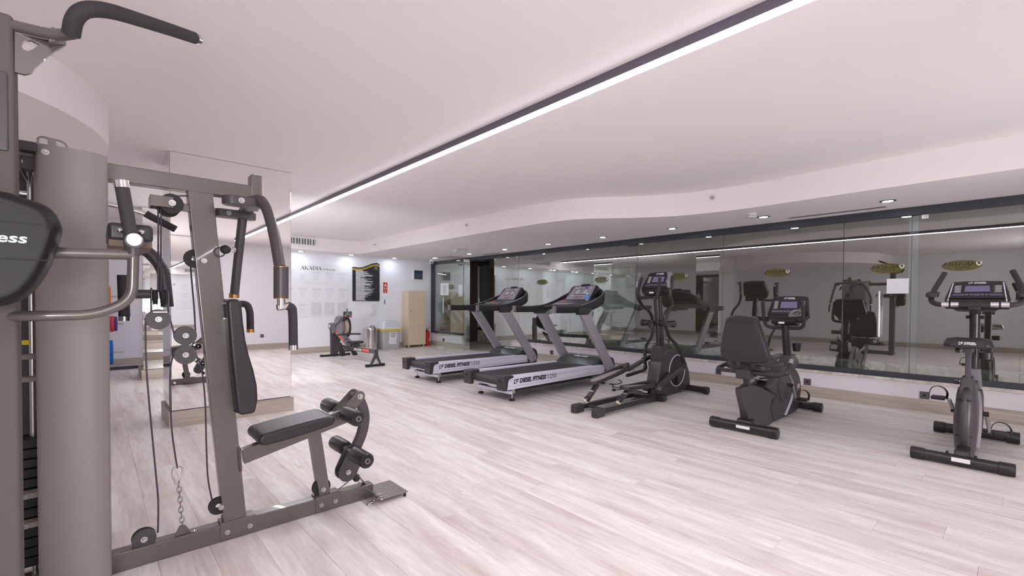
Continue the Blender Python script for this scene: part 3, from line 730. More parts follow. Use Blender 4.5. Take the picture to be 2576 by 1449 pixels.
# ------------------------------------------------------------ stickers and sheets on the glass
def sticker(y, z, wdt, hgt, lab, x=XG - .0065, lettering=True):
    t = thing('oval_sticker', lab, 'sticker', (x, y, z), 'oval stickers on the glass wall')
    plate(MB(), (x, y, z), (0, -1, 0), ZU, circ(0, 0, wdt / 2, 32, hgt / 2), .0006).build('film', 'oval', t)
    # printed for the other side: seen mirrored from the gym
    serif(MB(), 'AKADIA', (x - .001, y - wdt * .34, z - hgt * .02), (0, 1, 0), ZU, wdt * .80, hgt * .36, .0005).build('lettering', 'ink', t)
    put_text(MB(), 'SORGUN', (x - .001, y - wdt * .22, z - hgt * .24), (0, 1, 0), ZU, wdt * .36, hgt * .12, bold=.01, spacing=1.5).build('lettering', 'ink', t)
    emblem(MB(), (x - .001, y - wdt * .42, z + hgt * .12), (0, 1, 0), ZU, hgt * .42).build('emblem', 'white_ink', t)
for y, lab in ((5.18, 'oval yellow name sticker on the glass behind the second treadmill'), (3.66, 'oval yellow name sticker on the glass right of the elliptical console'), (2.22, 'oval yellow name sticker on the glass above the recumbent bike'), (1.03, 'oval yellow name sticker on the glass door left of the grey post'), (.40, 'oval yellow name sticker on the glass right of the grey post'), (6.70, 'oval yellow name sticker on the glass behind the far treadmill')):
    sticker(y, 1.632, .32, .118, lab)
sticker(10.05, 1.60, .36, .135, 'oval yellow name sticker on the glass next to the back corner')
def sheet(name, lab, org, right, wdt, hgt, m='paper', marks=True):
    t = thing(name, lab, 'paper', org)
    plate(MB(), org, right, ZU, rrect(-wdt / 2, -hgt / 2, wdt / 2, hgt / 2, .004), .001).build('sheet', m, t)
    if marks:
        r = V(right).normalized(); n = r.cross(V((0, 0, 1))); mb = MB()
        for k in range(7):
            L = wdt * random.uniform(.25, .5); plate(mb, V(org) + n * .001, right, ZU, [(-L / 2, hgt * (.30 - k * .1)), (L / 2, hgt * (.30 - k * .1)), (L / 2, hgt * (.27 - k * .1)), (-L / 2, hgt * (.27 - k * .1))], .0006)
        mb.build('print', 'plastic_grey', t)
    return t
rd = -du if du.x < 0 else du
sheet('paper_notice', 'white printed notice taped to the open glass door', DP(dl - .17, 1.52, .0062) if (dn.x * -1 + dn.y * -1) > 0 else DP(dl - .17, 1.52, -.0062), rd, .2, .30)
sheet('paper_notice', 'plain white sheet on the fixed pane beside the open glass door', (XG - .0065, 9.62, 1.50), (0, -1, 0), .17, .30, marks=False)
sheet('paper_notice', 'white sheet stuck on the glass door left of the grey post', (XG - .0065, .93, 1.42), (0, -1, 0), .2, .175, marks=False)

# ============================================================ CARDIO MACHINES
LOGO = [[(.0, .0), (.40, .0), (.44, .24), (.04, .24)], [(.04, .24), (.14, .24), (.22, .70), (.12, .70)], [(.12, .70), (.42, .70), (.46, .94), (.16, .94)],
        [(.46, .0), (.57, .0), (.73, 1), (.62, 1)], [(.68, .78), (1.06, .78), (1.10, 1), (.72, 1)], [(.62, .38), (.96, .38), (1.0, .60), (.66, .60)]]
def brand(mb, org, right, up, W, H):       # small slanted logo block and two-line lettering
    r, u = V(right).normalized(), V(up).normalized(); o = V(org)
    for pl in LOGO: plate(mb, o, right, up, [(W * .25 * x, H * y) for x, y in pl], .0006)
    put_text(mb, 'DIESEL', o + r * (W * .32) + u * (H * .54), right, up, W * .62, H * .46, shear=.25, bold=.03)
    put_text(mb, 'FITNESS', o + r * (W * .30), right, up, W * .68, H * .46, shear=.25, bold=.03)
    return mb
def bolt(p, nrm, r, par, m='steel'):
    p, n = V(p), V(nrm).normalized()
    x = MB().cyl(p, p + n * r * .35, r, n=14); x.cyl(p + n * r * .3, p + n * r * .75, r * .6, r * .45, n=10)
    return x.build('bolt', m, par)

# ------------------------------------------------------------ treadmill
TX, TY = 3.53, 4.42
def treadmill():
    t = thing('treadmill', 'nearer silver and black treadmill, second from the back, water bottle on its console', 'treadmill', (TX, TY, 0), 'treadmills facing the glass wall')
    def L(x, y, z): return (TX + x, TY + y, z)
    def XZ(p): return [(TX + a, b) for a, b in p]
    for s in (-1, 1):
        y0, y1 = sorted((TY + s * .30, TY + s * .385))
        rl = MB().prism(XZ([(.05, .155), (.06, .31), (.16, .318), (1.80, .303), (1.99, .295), (2.08, .19), (2.0, .172)]), 'xz', y0, y1, .008).build('side_rail', 'silver', t)
        yo = TY + s * .386
        mb = MB()
        for z, h in ((.196, .0035), (.268, .003)): mb.bar((TX + .10, yo, z - .004), (TX + 1.98, yo, z + .004), .003, h)
        mb.build('groove', 'tpost', rl)
        if True:
            mb = MB(); d = (1, 0, 0) if s < 0 else (-1, 0, 0); x0 = TX + .17 if s < 0 else TX + .95
            sg = 1 if s < 0 else -1; yy = yo + s * .001
            for pl in LOGO: plate(mb, (x0, yy, .222), d, ZU, [(.078 * x, .056 * y) for x, y in pl], .0008)
            put_text(mb, 'DIESEL FITNESS', (x0 + sg * .10, yy, .222), d, ZU, .47, .058, shear=.22, bold=.045)
            put_text(mb, '®', (x0 + sg * .578, yy, .265), d, ZU, .014, .014)
            put_text(mb, '1250', (x0 + sg * .605, yy, .222), d, ZU, .155, .058, bold=-.008)
            mb.build('lettering', 'ink', rl)
        # end cap
        ys = sorted((TY + s * .255, TY + s * .402))
        cp = MB().prism(XZ([(.0, .328), (.165, .328), (.16, .297), (.10, .287), (.078, .262), (.062, .15), (.008, .15)]), 'xz', ys[0], ys[1], .012, 3).build('end_cap', 'plastic', t)
        mb = MB()
        for q in (-.017, .017): mb.cyl((TX - .002, TY + s * .33 + q, .265), (TX + .004, TY + s * .33 + q, .265), .012, n=14)
        mb.build('bolt_hole', 'rubber', cp, kind='stuff')
    MB().box(L(.95, 0, .285), (1.66, .595, .012), .004).build('running_belt', 'belt', t)
    MB().cyl(L(.10, -.278, .245), L(.10, .278, .245), .047, n=28).build('rear_roller', 'belt', t)
    MB().box(L(1.0, 0, .245), (1.6, .60, .05), .004).build('deck', 'plastic_blk', t)
    mb = MB()
    for k in range(16): mb.box(L(.35 + k * .042, -.262, .2915), (.028, .018, .001))
    mb.build('belt_print', 'white_ink', t, kind='stuff')
    # under frame
    MB().box(L(.19, 0, .105), (.045, .66, .038), .004).build('rear_crossbar', 'silver', t)
    MB().box(L(.14, 0, .172), (.03, .60, .024), .003).build('rear_crossbar', 'silver', t)
    for s in (-1, 1):
        MB().box(L(.22, s * .31, .135), (.05, .045, .085), .004).build('frame_bracket', 'tpost', t)
        MB().box(L(1.15, s * .26, .135), (1.85, .05, .06), .004).build('frame_rail', 'plastic_blk', t)
        for x in (.22, 2.05):
            f = MB().lathe([(.037, 0), (.037, .012), (.028, .026), (.012, .03)], L(x, s * .305, 0), n=20).build('leveling_foot', 'rubber', t)
            MB().cyl(L(x, s * .305, .028), L(x, s * .305, .10 if x < 1 else .12), .009, n=10).build('stem', 'steel', f)
    # motor hood
    hp = [(1.70, .292), (1.72, .305), (1.86, .365), (1.98, .402), (2.10, .408), (2.19, .395), (2.235, .345), (2.25, .26), (2.235, .165), (2.18, .11), (1.75, .12)]
    hd = MB().prism(XZ(hp), 'xz', TY - .36, TY + .36, .018, 3, 20).build('motor_hood', 'hood', t)
    for s in (-1, 1):
        ys = sorted((TY + s * .33, TY + s * .388))
        MB().prism(XZ(smooth([(1.98, .20), (2.0, .33), (2.06, .385), (2.16, .392), (2.215, .35), (2.235, .26), (2.22, .17), (2.16, .125), (2.05, .13)], 3, True)), 'xz', ys[0], ys[1], .01, 2).build('hood_side', 'plastic', t)
    r = V((1, 0, .44)); put_text(MB(), 'DIESEL FITNESS', L(1.90, .13, .3885), (0, -1, 0), (1, 0, .44), .26, .03, shear=.2, bold=.04).build('lettering', 'white_ink', hd)
    # uprights
    for s in (-1, 1):
        ys = sorted((TY + s * .382, TY + s * .435))
        up = MB().prism(XZ([(2.03, .165), (2.19, .195), (2.135, .30), (1.53, 1.10), (1.34, 1.08), (1.95, .30)]), 'xz', ys[0], ys[1], .008, 2).build('upright', 'tpost', t)
        for a in ((2.06, .25), (2.11, .27), (2.09, .20), (2.14, .22)):
            MB().cyl((TX + a[0], TY + s * .434, a[1]), (TX + a[0], TY + s * .438, a[1]), .008, n=12).build('bolt', 'rubber', up)
        for a in ((1.40, 1.045), (1.47, 1.05)): MB().cyl((TX + a[0], TY + s * .434, a[1] - .03), (TX + a[0], TY + s * .438, a[1] - .03), .006, n=10).build('bolt', 'steel', up)
        MB().prism(XZ([(1.30, 1.095), (1.33, 1.035), (1.52, 1.035), (1.60, 1.10), (1.6, 1.14), (1.32, 1.13)]), 'xz', ys[0] - .008, ys[1] + .008, .01, 2).build('upright_bracket', 'plastic_blk', t)
    # looping handrail
    half = [(.90, .385, 1.108), (1.10, .385, 1.106), (1.32, .387, 1.112), (1.52, .390, 1.14), (1.72, .388, 1.195), (1.91, .368, 1.268), (2.03, .31, 1.33), (2.10, .20, 1.37), (2.12, .07, 1.385)]
    hh = [.046, .046, .048, .055, .064, .074, .082, .086, .087]
    pth = [(*L(a, b, c - (h - .046)), h) for (a, b, c), h in zip(half, hh)] + [(*L(a, -b, c - (h - .046)), h) for (a, b, c), h in reversed(list(zip(half, hh)))]
    def fine(P4, sub=4):
        A = smooth([p[:3] for p in P4], sub); Hh = smooth([(p[3], 0, 0) for p in P4], sub); return [(V(a), h[0]) for a, h in zip(A, Hh)]
    pth = fine(pth)
    def sq(p): return math.copysign(abs(p) ** .7, p)
    rings = []
    for i, (p, h) in enumerate(pth):
        t_ = (pth[min(i + 1, len(pth) - 1)][0] - pth[max(i - 1, 0)][0]); t_.z = 0; t_.normalize(); sdv = V((0, 0, 1)).cross(t_)
        rings.append([p + sdv * (sq(math.cos(2 * PI * k / 18)) * .021) + V((0, 0, sq(math.sin(2 * PI * k / 18)) * h)) for k in range(18)])
    hr = MB().loft(rings).build('handrail', 'grip_black', t)
    path = [p + V((0, 0, h)) for p, h in pth]
    for s in (-1, 1):
        MB().box(L(.882, s * .385, 1.108), (.04, .044, .094), .008).build('rail_end_cap', 'plastic_grey', t)
    trim = [p for p in path if p.x > TX + 1.42]
    MB().tube(trim, .0045, 8, 0).build('rail_trim', 'steel', hr)
    # tray between the rails
    tr = MB().loft([[L(x, y * w, z + dz) for y, dz in ((-1, 0), (-.8, -.03), (.8, -.03), (1, 0), (.8, .025), (-.8, .025))] for x, w, z in ((1.50, .36, 1.135), (1.60, .36, 1.165), (1.72, .355, 1.20), (1.84, .34, 1.235), (1.92, .30, 1.27))]).build('console_tray', 'plastic', t)
    MB().tube([L(1.50, .34, 1.13), L(1.40, .30, 1.15), L(1.38, .0, 1.158), L(1.40, -.30, 1.15), L(1.50, -.34, 1.13)], .017, 12, .08).build('front_grip', 'plastic', t)
    kp = MB().bar(L(1.515, -.17, 1.192), L(1.515, .17, 1.192), .06, .012, .004).build('key_strip', 'panel', t)
    MB().lathe([(.028, 0), (.03, .01), (.024, .02)], L(1.515, 0, 1.197), n=20).build('stop_button', 'red', t)
    for y in (-.09, .09): MB().box(L(1.515, y, 1.2), (.035, .05, .005), .002).build('key', 'plastic', kp)
    # console
    B, T = V(L(1.80, 0, 1.255)), V(L(1.985, 0, 1.455)); u = (T - B).normalized(); H = (T - B).length; rt = V((0, -1, 0)); n = rt.cross(u)
    o = B
    bk = MB(); plate(bk, o - n * .075, rt, u, rrect(-.255, -.03, .255, H + .025, .05, 5), .07); bk._bev(list(bk.bm.verts), .012)
    bk = bk.build('console_body', 'plastic_blk', t)
    pn = MB(); plate(pn, o - n * .006, rt, u, [(-.225, .012), (-.215, 0), (.215, 0), (.225, .012), (.20, H), (-.20, H)], .006); pn = pn.build('console_panel', 'panel', t)
    md = MB(); plate(md, o - n * .05, rt, u, [(-.09, H + .02), (.09, H + .02), (.07, H + .05), (-.07, H + .05)], .05); md._bev(list(md.bm.verts), .006); md.build('media_rest', 'plastic_blk', t)
    mb = MB()
    for sx in (-1, 1):
        for k in range(6): plate(mb, o, rt, u, circ(sx * (.198 - k * .004) , .07 + k * .034, .007, 8), .001)
        plate(mb, o, rt, u, [(sx * .11 - .03, H - .035), (sx * .11 + .03, H - .035), (sx * .11 + .03, H - .022), (sx * .11 - .03, H - .022)], .001)
        plate(mb, o, rt, u, [(sx * .07 - .024, .152), (sx * .07 + .024, .152), (sx * .07 + .024, .164), (sx * .07 - .024, .164)], .001)
        for k in range(12):
            a, b = math.radians(200 - k * 18.3), math.radians(200 - (k + 1) * 18.3)
            plate(mb, o, rt, u, [(sx * .07 + .046 * math.cos(a), .152 + .05 * math.sin(a)), (sx * .07 + .053 * math.cos(a), .152 + .057 * math.sin(a)), (sx * .07 + .053 * math.cos(b), .152 + .057 * math.sin(b)), (sx * .07 + .046 * math.cos(b), .152 + .05 * math.sin(b))], .001)
    for k in range(20):
        a, b = 2 * PI * k / 20, 2 * PI * (k + 1) / 20
        plate(mb, o, rt, u, [(.05 * math.cos(a), H - .032 + .026 * math.sin(a)), (.056 * math.cos(a), H - .032 + .031 * math.sin(a)), (.056 * math.cos(b), H - .032 + .031 * math.sin(b)), (.05 * math.cos(b), H - .032 + .026 * math.sin(b))], .001)
    plate(mb, o, rt, u, [(-.145, .092), (.145, .092), (.145, .112), (-.145, .112)], .001)
    mb.build('panel_print', 'ink', pn, kind='stuff')
    mb = MB()
    for sx in (-.06, .03):
        plate(mb, o, rt, u, [(sx - .01, .055), (sx + .05, .055), (sx + .05, .066), (sx - .01, .066)], .001)
    plate(mb, o, rt, u, [(-.08, .025), (.07, .025), (.07, .036), (-.08, .036)], .001)
    mb.build('panel_print', mat('panel_red_print', (120, 60, 62), .5), pn, kind='stuff')
    mb = MB()
    for sx in (-1, 1):
        plate(mb, o, rt, u, circ(sx * .07, .16, .036, 20, .032), .0006); plate(mb, o, rt, u, rrect(sx * .11 - .042, H - .044, sx * .11 + .042, H - .012, .01), .0006)
    plate(mb, o, rt, u, rrect(-.16, .083, .16, .121, .012), .0006)
    mb.build('panel_print', 'white_ink', pn, kind='stuff')
    return t
tm = treadmill()
t2 = copy_tree(tm, (TX + .01, 6.055, 0)); t2['label'] = 'farther silver and black treadmill, closest to the open glass door'
# water bottle on the nearer treadmill
bp = V((TX + 1.70, TY - .272, 1.224))
wb = thing('water_bottle', 'small clear water bottle with blue cap standing on the nearer treadmill console', 'bottle', bp)
MB().lathe([(.026, 0), (.03, .006), (.03, .13), (.028, .145), (.014, .172), (.013, .185)], bp, n=22).build('bottle_body', 'clear', wb)
MB().lathe([(.0305, .035), (.0308, .04), (.0308, .095), (.0305, .10)], bp, n=22).build('label_band', 'bluelabel', wb)
MB().lathe([(.015, .183), (.016, .186), (.016, .203), (.014, .206)], bp, n=18).build('cap', 'bluecap', wb)

# ------------------------------------------------------------ shared console of elliptical and bikes
def console(par, bot, top, w0, w1, w2, depth, lbl=True, tilt_band=True):
    # bot/top: mid points of the face; w0 bottom, w1 widest, w2 top half widths
    B, T = V(bot), V(top); u = (T - B).normalized(); H = (T - B).length; rt = V((0, -1, 0)); n = rt.cross(u)
    if n.x > 0: n = -n
    face = [(-w0, 0), (-w1, H * .24), (-w2 * 1.04, H * .96), (-w2 * .96, H), (-w2 * .4, H * 1.025), (w2 * .4, H * 1.025), (w2 * .96, H), (w2 * 1.04, H * .96), (w1, H * .24), (w0, 0)]
    b = MB(); nn = rt.cross(u); sg = 1 if nn.dot(n) > 0 else -1
    plate(b, B - n * depth, rt, u, face, sg * depth); b._bev(list(b.bm.verts), .01, 2); cb = b.build('console', 'plastic_blk', par)
    if True:
        mb = MB(); plate(mb, B + n * .0005, rt, u, [(-w2 * .5, H * .52), (w2 * .5, H * .52), (w2 * .46, H * .78), (-w2 * .46, H * .78)], sg * .002); mb.build('screen', 'screen', cb)
        mb = MB(); plate(mb, B + n * .0005, rt, u, [(-w1 * .78, H * .34), (w1 * .78, H * .34), (w1 * .76, H * .43), (-w1 * .76, H * .43)], sg * .001); mb.build('button_band', 'band', cb)
        mb = MB()
        for x in (-.3, -.17, .17, .3): plate(mb, B + n * .002, rt, u, rrect(w1 * x - .014, H * .355, w1 * x + .014, H * .415, .004), sg * .001)
        mb.build('button', 'ink', cb, kind='stuff')
        mb = MB()
        for x in (-.3, -.17, .17, .3): plate(mb, B + n * .0032, rt, u, [(w1 * x - .008, H * .378), (w1 * x + .008, H * .378), (w1 * x + .008, H * .392), (w1 * x - .008, H * .392)], sg * .0006)
        for sx in (-1, 1):
            for k in range(6):
                xx = sx * w2 * .78; z = H * (.50 + k * .055)
                plate(mb, B + n * .0008, rt, u, [(xx - .022, z), (xx + .022, z), (xx + .022, z + H * .02), (xx - .01, z + H * .022)], sg * .0006)
        mb.build('button_print', 'white_ink', cb, kind='stuff')
        brand(MB(), B + n * .001 + u * (H * .885) + rt * (-.055), rt, u, .11, H * .075).build('lettering', 'white_ink', cb)
        MB().bar(B + u * (H * .25) + n * .002 - rt * (w0 * .9), B + u * (H * .25) + n * .002 + rt * (w0 * .9), .02, .004).build('ledge', 'plastic', cb)
    return cb, B, u, rt, n, H

# ------------------------------------------------------------ elliptical
EX, EY = 3.84, 3.076
e = Q(3.535, 1400, 660)
el = thing('elliptical', 'black elliptical cross trainer standing right of the treadmills', 'elliptical', (EX, EY, 0))
def EL(x, y, z): return (EX + x, EY + y, z)
for s in (-1, 1):
    y = s * .14
    rl = MB().box(EL(.68, y, .052), (1.30, .062, .052), .006).build('guide_rail', 'tubeblk', el)
    MB().box(EL(.52, y, .0785), (.85, .026, .002), .0005).build('rail_track', 'steel', rl)
    MB().prism([(EX - .01, EY + y - .042), (EX - .02, EY + y + .02), (EX + .0, EY + y + .042), (EX + .14, EY + y + .038), (EX + .14, EY + y - .038), (EX + .01, EY + y - .045)], 'xy', 0, .092, .014, 3).build('rail_end_cap', 'plastic', el)
    MB().cyl(EL(.30, y - .032, .05), EL(.30, y + .032, .05), .008, n=10).build('bolt', 'rubber', rl)
MB().cyl(EL(.22, -.12, .05), EL(.22, .12, .05), .016, n=14).build('rear_crossbar', 'tubeblk', el)
MB().box(EL(1.28, 0, .045), (.10, .46, .07), .012).build('mid_stabilizer', 'plastic', el)
MB().box(EL(1.12, 0, .06), (.10, .26, .05), .006).build('frame_bridge', 'tubeblk', el)
MB().box(EL(1.29, .02, .105), (.11, .09, .055), .012).build('rail_lock', 'plastic_blk', el)
MB().box(EL(1.232, .02, .095), (.004, .07, .02)).build('warning_sticker', 'white_ink', el)
fs = MB().cyl(EL(2.14, -.30, .052), EL(2.14, .30, .052), .042, n=24).build('front_stabilizer', 'tubeblk', el)
for s in (-1, 1): MB().cyl(EL(2.14, s * .30, .05), EL(2.14, s * .37, .05), .05, n=24, bev=.008).build('stabilizer_cap', 'plastic_blk', fs)
# flywheel housing
sh = [(1.30, .035), (1.36, .20), (1.43, .43), (1.50, .56), (1.60, .60), (1.74, .585), (1.90, .535), (2.05, .44), (2.15, .32), (2.19, .20), (2.18, .045), (1.8, .03)]
shell = MB().prism([(EX + a, b) for a, b in smooth(sh, 4, True)], 'xz', EY - .085, EY + .085, .02, 3, 25).build('flywheel_housing', 'bike', el)
for s in (-1, 1):
    y = EY + s * .088
    MB().torus((EX + 1.83, y, .315), .205, .006, 'y', 40, 8).build('silver_ring', 'silver', shell)
    dk = MB().lathe([(.02, s * .012), (.12, s * .009), (.195, s * .002), (.2, -s * .01)], (EX + 1.83, y, .315), 'y', 40).build('crank_disc', 'plastic_blk', el)
    MB().cyl((EX + 1.83, y, .315), (EX + 1.83, y + s * .04, .315), .018, n=16).build('hub', 'plastic_grey', dk)
    MB().bar((EX + 1.83, y + s * .028, .315), (EX + 1.83 - s * -.02, y + s * .028, .315 - .16 * (1 if s < 0 else -1)), .02, .045, .008, up=(1, 0, 0)).build('crank_arm', 'plastic', dk)
# mast
nk = MB().loft([[EL(a, b, z) for a, b in ((x0, -w), (x1, -w * .8), (x1, w * .8), (x0, w))] for x0, x1, w, z in ((1.44, 1.66, .085, .42), (1.44, 1.67, .08, .55), (1.46, 1.66, .065, .66))]); nk._bev(list(nk.bm.verts), .012); nk.build('mast_collar', 'plastic', el)
def oval(rx, ry, n=18): return [(rx * math.cos(2 * PI * k / n), ry * math.sin(2 * PI * k / n)) for k in range(n)]
mast = MB().tube([EL(1.56, 0, .60), EL(1.46, 0, 1.34)], 1, 0, 0, prof=[(p, q) for p, q in oval(.042, .068)]).build('mast', 'tubeblk', el)
cbar = MB().cyl(EL(1.49, -.19, .945), EL(1.49, .19, .945), .040, n=24).build('pivot_bar', 'tubeblk', el)
for s in (-1, 1): MB().cyl(EL(1.49, s * .19, .945), EL(1.49, s * .235, .945), .046, n=24, bev=.006).build('pivot_cap', 'plastic_blk', cbar)
cup = MB().tube([EL(1.40, .0, .925 + .06 * 0), EL(1.40, 0, .925)], .001, 6, 0) if False else None
MB().lathe([(.030, -.06), (.036, -.055), (.042, .03), (.038, .03), (.033, -.05)], EL(1.38, .03, .945), n=24).build('cup_holder', 'plastic_blk', el)
# console
cb, B, u, rt, n, H = console(el, EL(1.375, .0, 1.33), EL(1.545, 0, 1.60), .16, .205, .165, .07)
MB().prism([(EX + 1.33, 1.345), (EX + 1.36, 1.30), (EX + 1.44, 1.29), (EX + 1.50, 1.33), (EX + 1.45, 1.37)], 'xz', EY - .13, EY + .13, .012).build('console_base', 'plastic_blk', el)
MB().box(EL(1.322, 0, 1.335), (.005, .06, .018)).build('sticker', 'white_ink', el)
# fixed inner handle
ih = [EL(1.10, .20, 1.47), EL(1.06, .205, 1.36), EL(1.10, .20, 1.275), EL(1.30, .10, 1.275), EL(1.44, .0, 1.29)]
ihm = [(a, 2 * EY - b, c) for a, b, c in ih]
q1 = [tuple(e.Y(a, EY + .20)) for a in ((758, 142), (738, 200), (722, 262), (728, 303))]
q2 = [tuple(e.Y(a, EY - .20)) for a in ((918, 135), (915, 200), (905, 262), (893, 305))]
mid_ = [tuple(e.Y((870, 308), EY + .02))]
MB().tube(q1 + [tuple(e.Y((750, 318), EY + .19))] + [tuple(e.Y((840, 310), EY + .05))] + mid_ + [tuple(e.Y((885, 318), EY - .15))] + q2[::-1], .0195, 12, .05).build('inner_handle', 'foam', el)
# swinging arms
near = [e.Y(a, EY - .27) for a in ((1003, 238), (1008, 300), (1024, 355), (1030, 385), (985, 430), (960, 470), (962, 520), (972, 580), (1000, 660), (1050, 715), (1090, 760), (1118, 830), (1140, 915))]
far = [e.Y(a, EY + .27) for a in ((722, 235), (716, 270), (728, 325), (758, 380), (820, 430), (848, 475), (855, 530), (856, 600), (850, 655), (815, 710), (788, 765), (786, 840), (789, 930))]
for arm, s, gp in ((near, -1, ((998, 225), (997, 160), (1003, 120), (1010, 100))), (far, 1, ((722, 225), (725, 170), (735, 130), (742, 105)))):
    a = MB().tube(arm, .022, 12, .04).build('swing_arm', 'tubeblk', el)
    g = [e.Y(p, EY + s * .27) for p in gp]
    MB().tube(smooth([tuple(v) for v in g], 4), .021, 12, 0, taper=lambda t: 1 if t < .6 else 1 + (t - .6) * 2.2).build('grip_head', 'plastic_grey', a)
    for k in (0, 1):
        c = (g[0] * (.70 - .45 * k) + g[1] * (.30 + .45 * k)); MB().box(c + V((-.021, 0, 0)), (.005, .02, .038), .002).build('pulse_sensor', 'steel', a)
    MB().ball(arm[-1], (.036, .024, .05)).build('arm_joint', 'plastic', a)
    MB().cyl(EL(1.49 + (.0), s * .232, .945), (arm[6].x, EY + s * .27, .945), .022, n=12).build('pivot_link', 'tubeblk', a)
# pedals
def pedal(y, ax, az, bx, bz, leg, rol, top, name='pedal'):
    d = V((bx - ax, 0, bz - az)); Ln = d.length; d.normalize(); up = V((-d.z, 0, d.x)); sd = V((0, 1, 0)); o = V((ax, y, az))
    out = smooth([(0, -.058), (0, .058), (Ln * .35, .075), (Ln * .7, .068), (Ln * .92, .035), (Ln, .0), (Ln * .92, -.035), (Ln * .7, -.068), (Ln * .35, -.075)], 4, True)
    inn = [(.04 + a * .80, b * .80) for a, b in out]
    P = lambda a, b, h: o + d * a + sd * b + up * h
    R = [[P(a * .98, b * .96, -.02) for a, b in out], [P(a, b, -.012) for a, b in out], [P(a, b, .012 + .045 * (a / Ln) ** 2) for a, b in out], [P(a * .985, b * .94, .018 + .045 * (a / Ln) ** 2) for a, b in out], [P(a, b, .012 + .04 * (a / Ln) ** 2) for a, b in inn], [P(a, b, .004) for a, b in inn]]
    pd = MB().loft(R).build('pedal', 'plastic', el)
    MB().loft([[P(a * .97 + .006, b * .97, .006) for a, b in inn], [P(a * .97 + .006, b * .97, .0105) for a, b in inn]]).build('footpad', 'footpad', pd)
    (x0, z0), (x1, z1) = leg
    MB().bar((x0, y, z0), (x1, y, z1), .05, .045, .006).build('pedal_leg', 'gym_dark', pd)
    m = ((V((x0, y, z0)) + V((x1, y, z1))) / 2); MB().cyl(m + V((-.018, -.03, .012)), m + V((-.018, .03, .012)), .009, n=10).build('bolt', 'steel', pd)
    MB().ball((x1, y, z1 + .012), (.032, .034, .036)).build('roller_cover', 'plastic_blk', pd)
    MB().cyl((rol[0], y - .016, rol[1]), (rol[0], y + .016, rol[1]), .026, n=20).build('roller', mat('cream_roller', (215, 205, 185), .4), pd)
    return pd, P
yN, yF = 2.936, 3.216
pN, PN = pedal(yN, 4.37, .252, 5.04, .205, ((4.50, .235), (4.285, .115)), (4.275, .1045), .24)
pF, PF = pedal(yF, 4.13, .300, 4.90, .405, ((4.26, .27), (4.07, .11)), (4.055, .1045), .4)
MB().bar((4.86, yF, .375), (5.42, yF + .02, .50), .05, .045, .008).build('link_arm', 'gym_dark', el)
MB().box((5.30, yF + .015, .478), (.12, .062, .05), .008, 2, Matrix.Rotation(-.23, 4, 'Y')).build('link_sleeve', 'plastic_blk', el)
MB().cyl((5.43, yF + .02, .50), (5.43, EY + .07, .50), .02, n=14).build('link_axle', 'tubeblk', el)
MB().bar((4.88, yF + .02, .30), (5.47, EY + .27, .30), .035, .04, .008).build('link_bar', 'tubeblk', el)
MB().bar((5.02, yN - .03, .165), (5.545, EY - .262, .40), .035, .05, .008).build('link_arm', 'gym_dark', el)
MB().cyl((5.04, yN - .07, .17), (5.04, yN - .0, .17), .024, n=16, bev=.004).build('link_joint', 'plastic_grey', el)
MB().bar((5.0, yN, .17), (5.46, yN + .04, .30), .03, .035, .006).build('link_bar', 'tubeblk', el)
# power cord on the floor
pc = thing('power_cord', 'thin black power cord with plug coiled on the floor beside the elliptical', 'cord', (5.4, 3.75, 0))
pts = [tuple(on(1400 + a / 3.535, 660 + b / 3.535, 2, .006)) for a, b in ((552, 1045), (575, 1055), (578, 1068), (540, 1082), (500, 1082), (470, 1080), (505, 1090), (498, 1105), (530, 1110), (570, 1118), (575, 1128), (545, 1130), (515, 1127))]
MB().tube(smooth(pts, 4), .0055, 8, 0).build('cable', 'rubber', pc)
pp = V(on(1400 + 510 / 3.535, 660 + 1133 / 3.535, 2, .016)); MB().box(pp, (.05, .035, .03), .008).build('plug', 'rubber', pc)
for q in (-.009, .009): MB().cyl(pp + V((-.025, q, 0)), pp + V((-.045, q, 0)), .003, n=8).build('pin', 'steel', pc)

# ------------------------------------------------------------ recumbent bike
r_ = Q(3.535, 1760, 720)
RX, RY = 4.46, 1.69
rb = thing('recumbent_bike', 'black recumbent exercise bike with wide padded backrest', 'exercise bike', (RX, RY, 0))
def stab(par, p0, p1, r, cap, m='tubeblk', sticker=None):
    p0, p1 = V(p0), V(p1); d = (p1 - p0).normalized()
    s = MB().cyl(p0 + d * cap, p1 - d * cap, r, n=26).build('stabilizer', m, par)
    for a, b in ((p0, p0 + d * (cap + .012)), (p1 - d * (cap + .012), p1)):
        MB().cyl(a, b, r * 1.14, n=26, bev=.008).build('stabilizer_cap', 'plastic_blk', s)
    return s
ss = stab(rb, (RX, RY + .30, .052), (RX, RY - .30, .052), .044, .075)
MB().tube([(RX - .0, RY + .06, .052), (RX, RY - .05, .052)], 1, 0, 0, prof=[(.0455 * math.cos(math.radians(a)), .0455 * math.sin(math.radians(a))) for a in (90, 75, 60, 45, 30, 15)] if False else [(.0452, -.004), (.0452, .02), (.043, .02), (.043, -.004)]).build('sticker_base', 'plastic_blk', ss)
MB().box((RX - .0435, RY - .015, .058), (.004, .12, .026)).build('serial_sticker', 'white_ink', ss)
stab(rb, (RX + 1.50, RY + .27, .052), (RX + 1.50, RY - .27, .052), .044, .08)
finp = ((368, 922), (410, 898), (455, 884), (520, 890), (600, 925), (682, 972), (660, 1005), (643, 1055), (640, 1120), (655, 1195), (600, 1235), (540, 1252), (455, 1215), (420, 1130), (395, 1060))
def finw(x): return .026 + .062 * min(1, max(0, (x - RX + .02) / .45)) ** .8
fin = []
for a in finp:
    w_ = .05
    for _ in range(6): v = r_.Y(a, RY - w_); w_ = finw(v.x)
    fin.append((v.x, v.z))
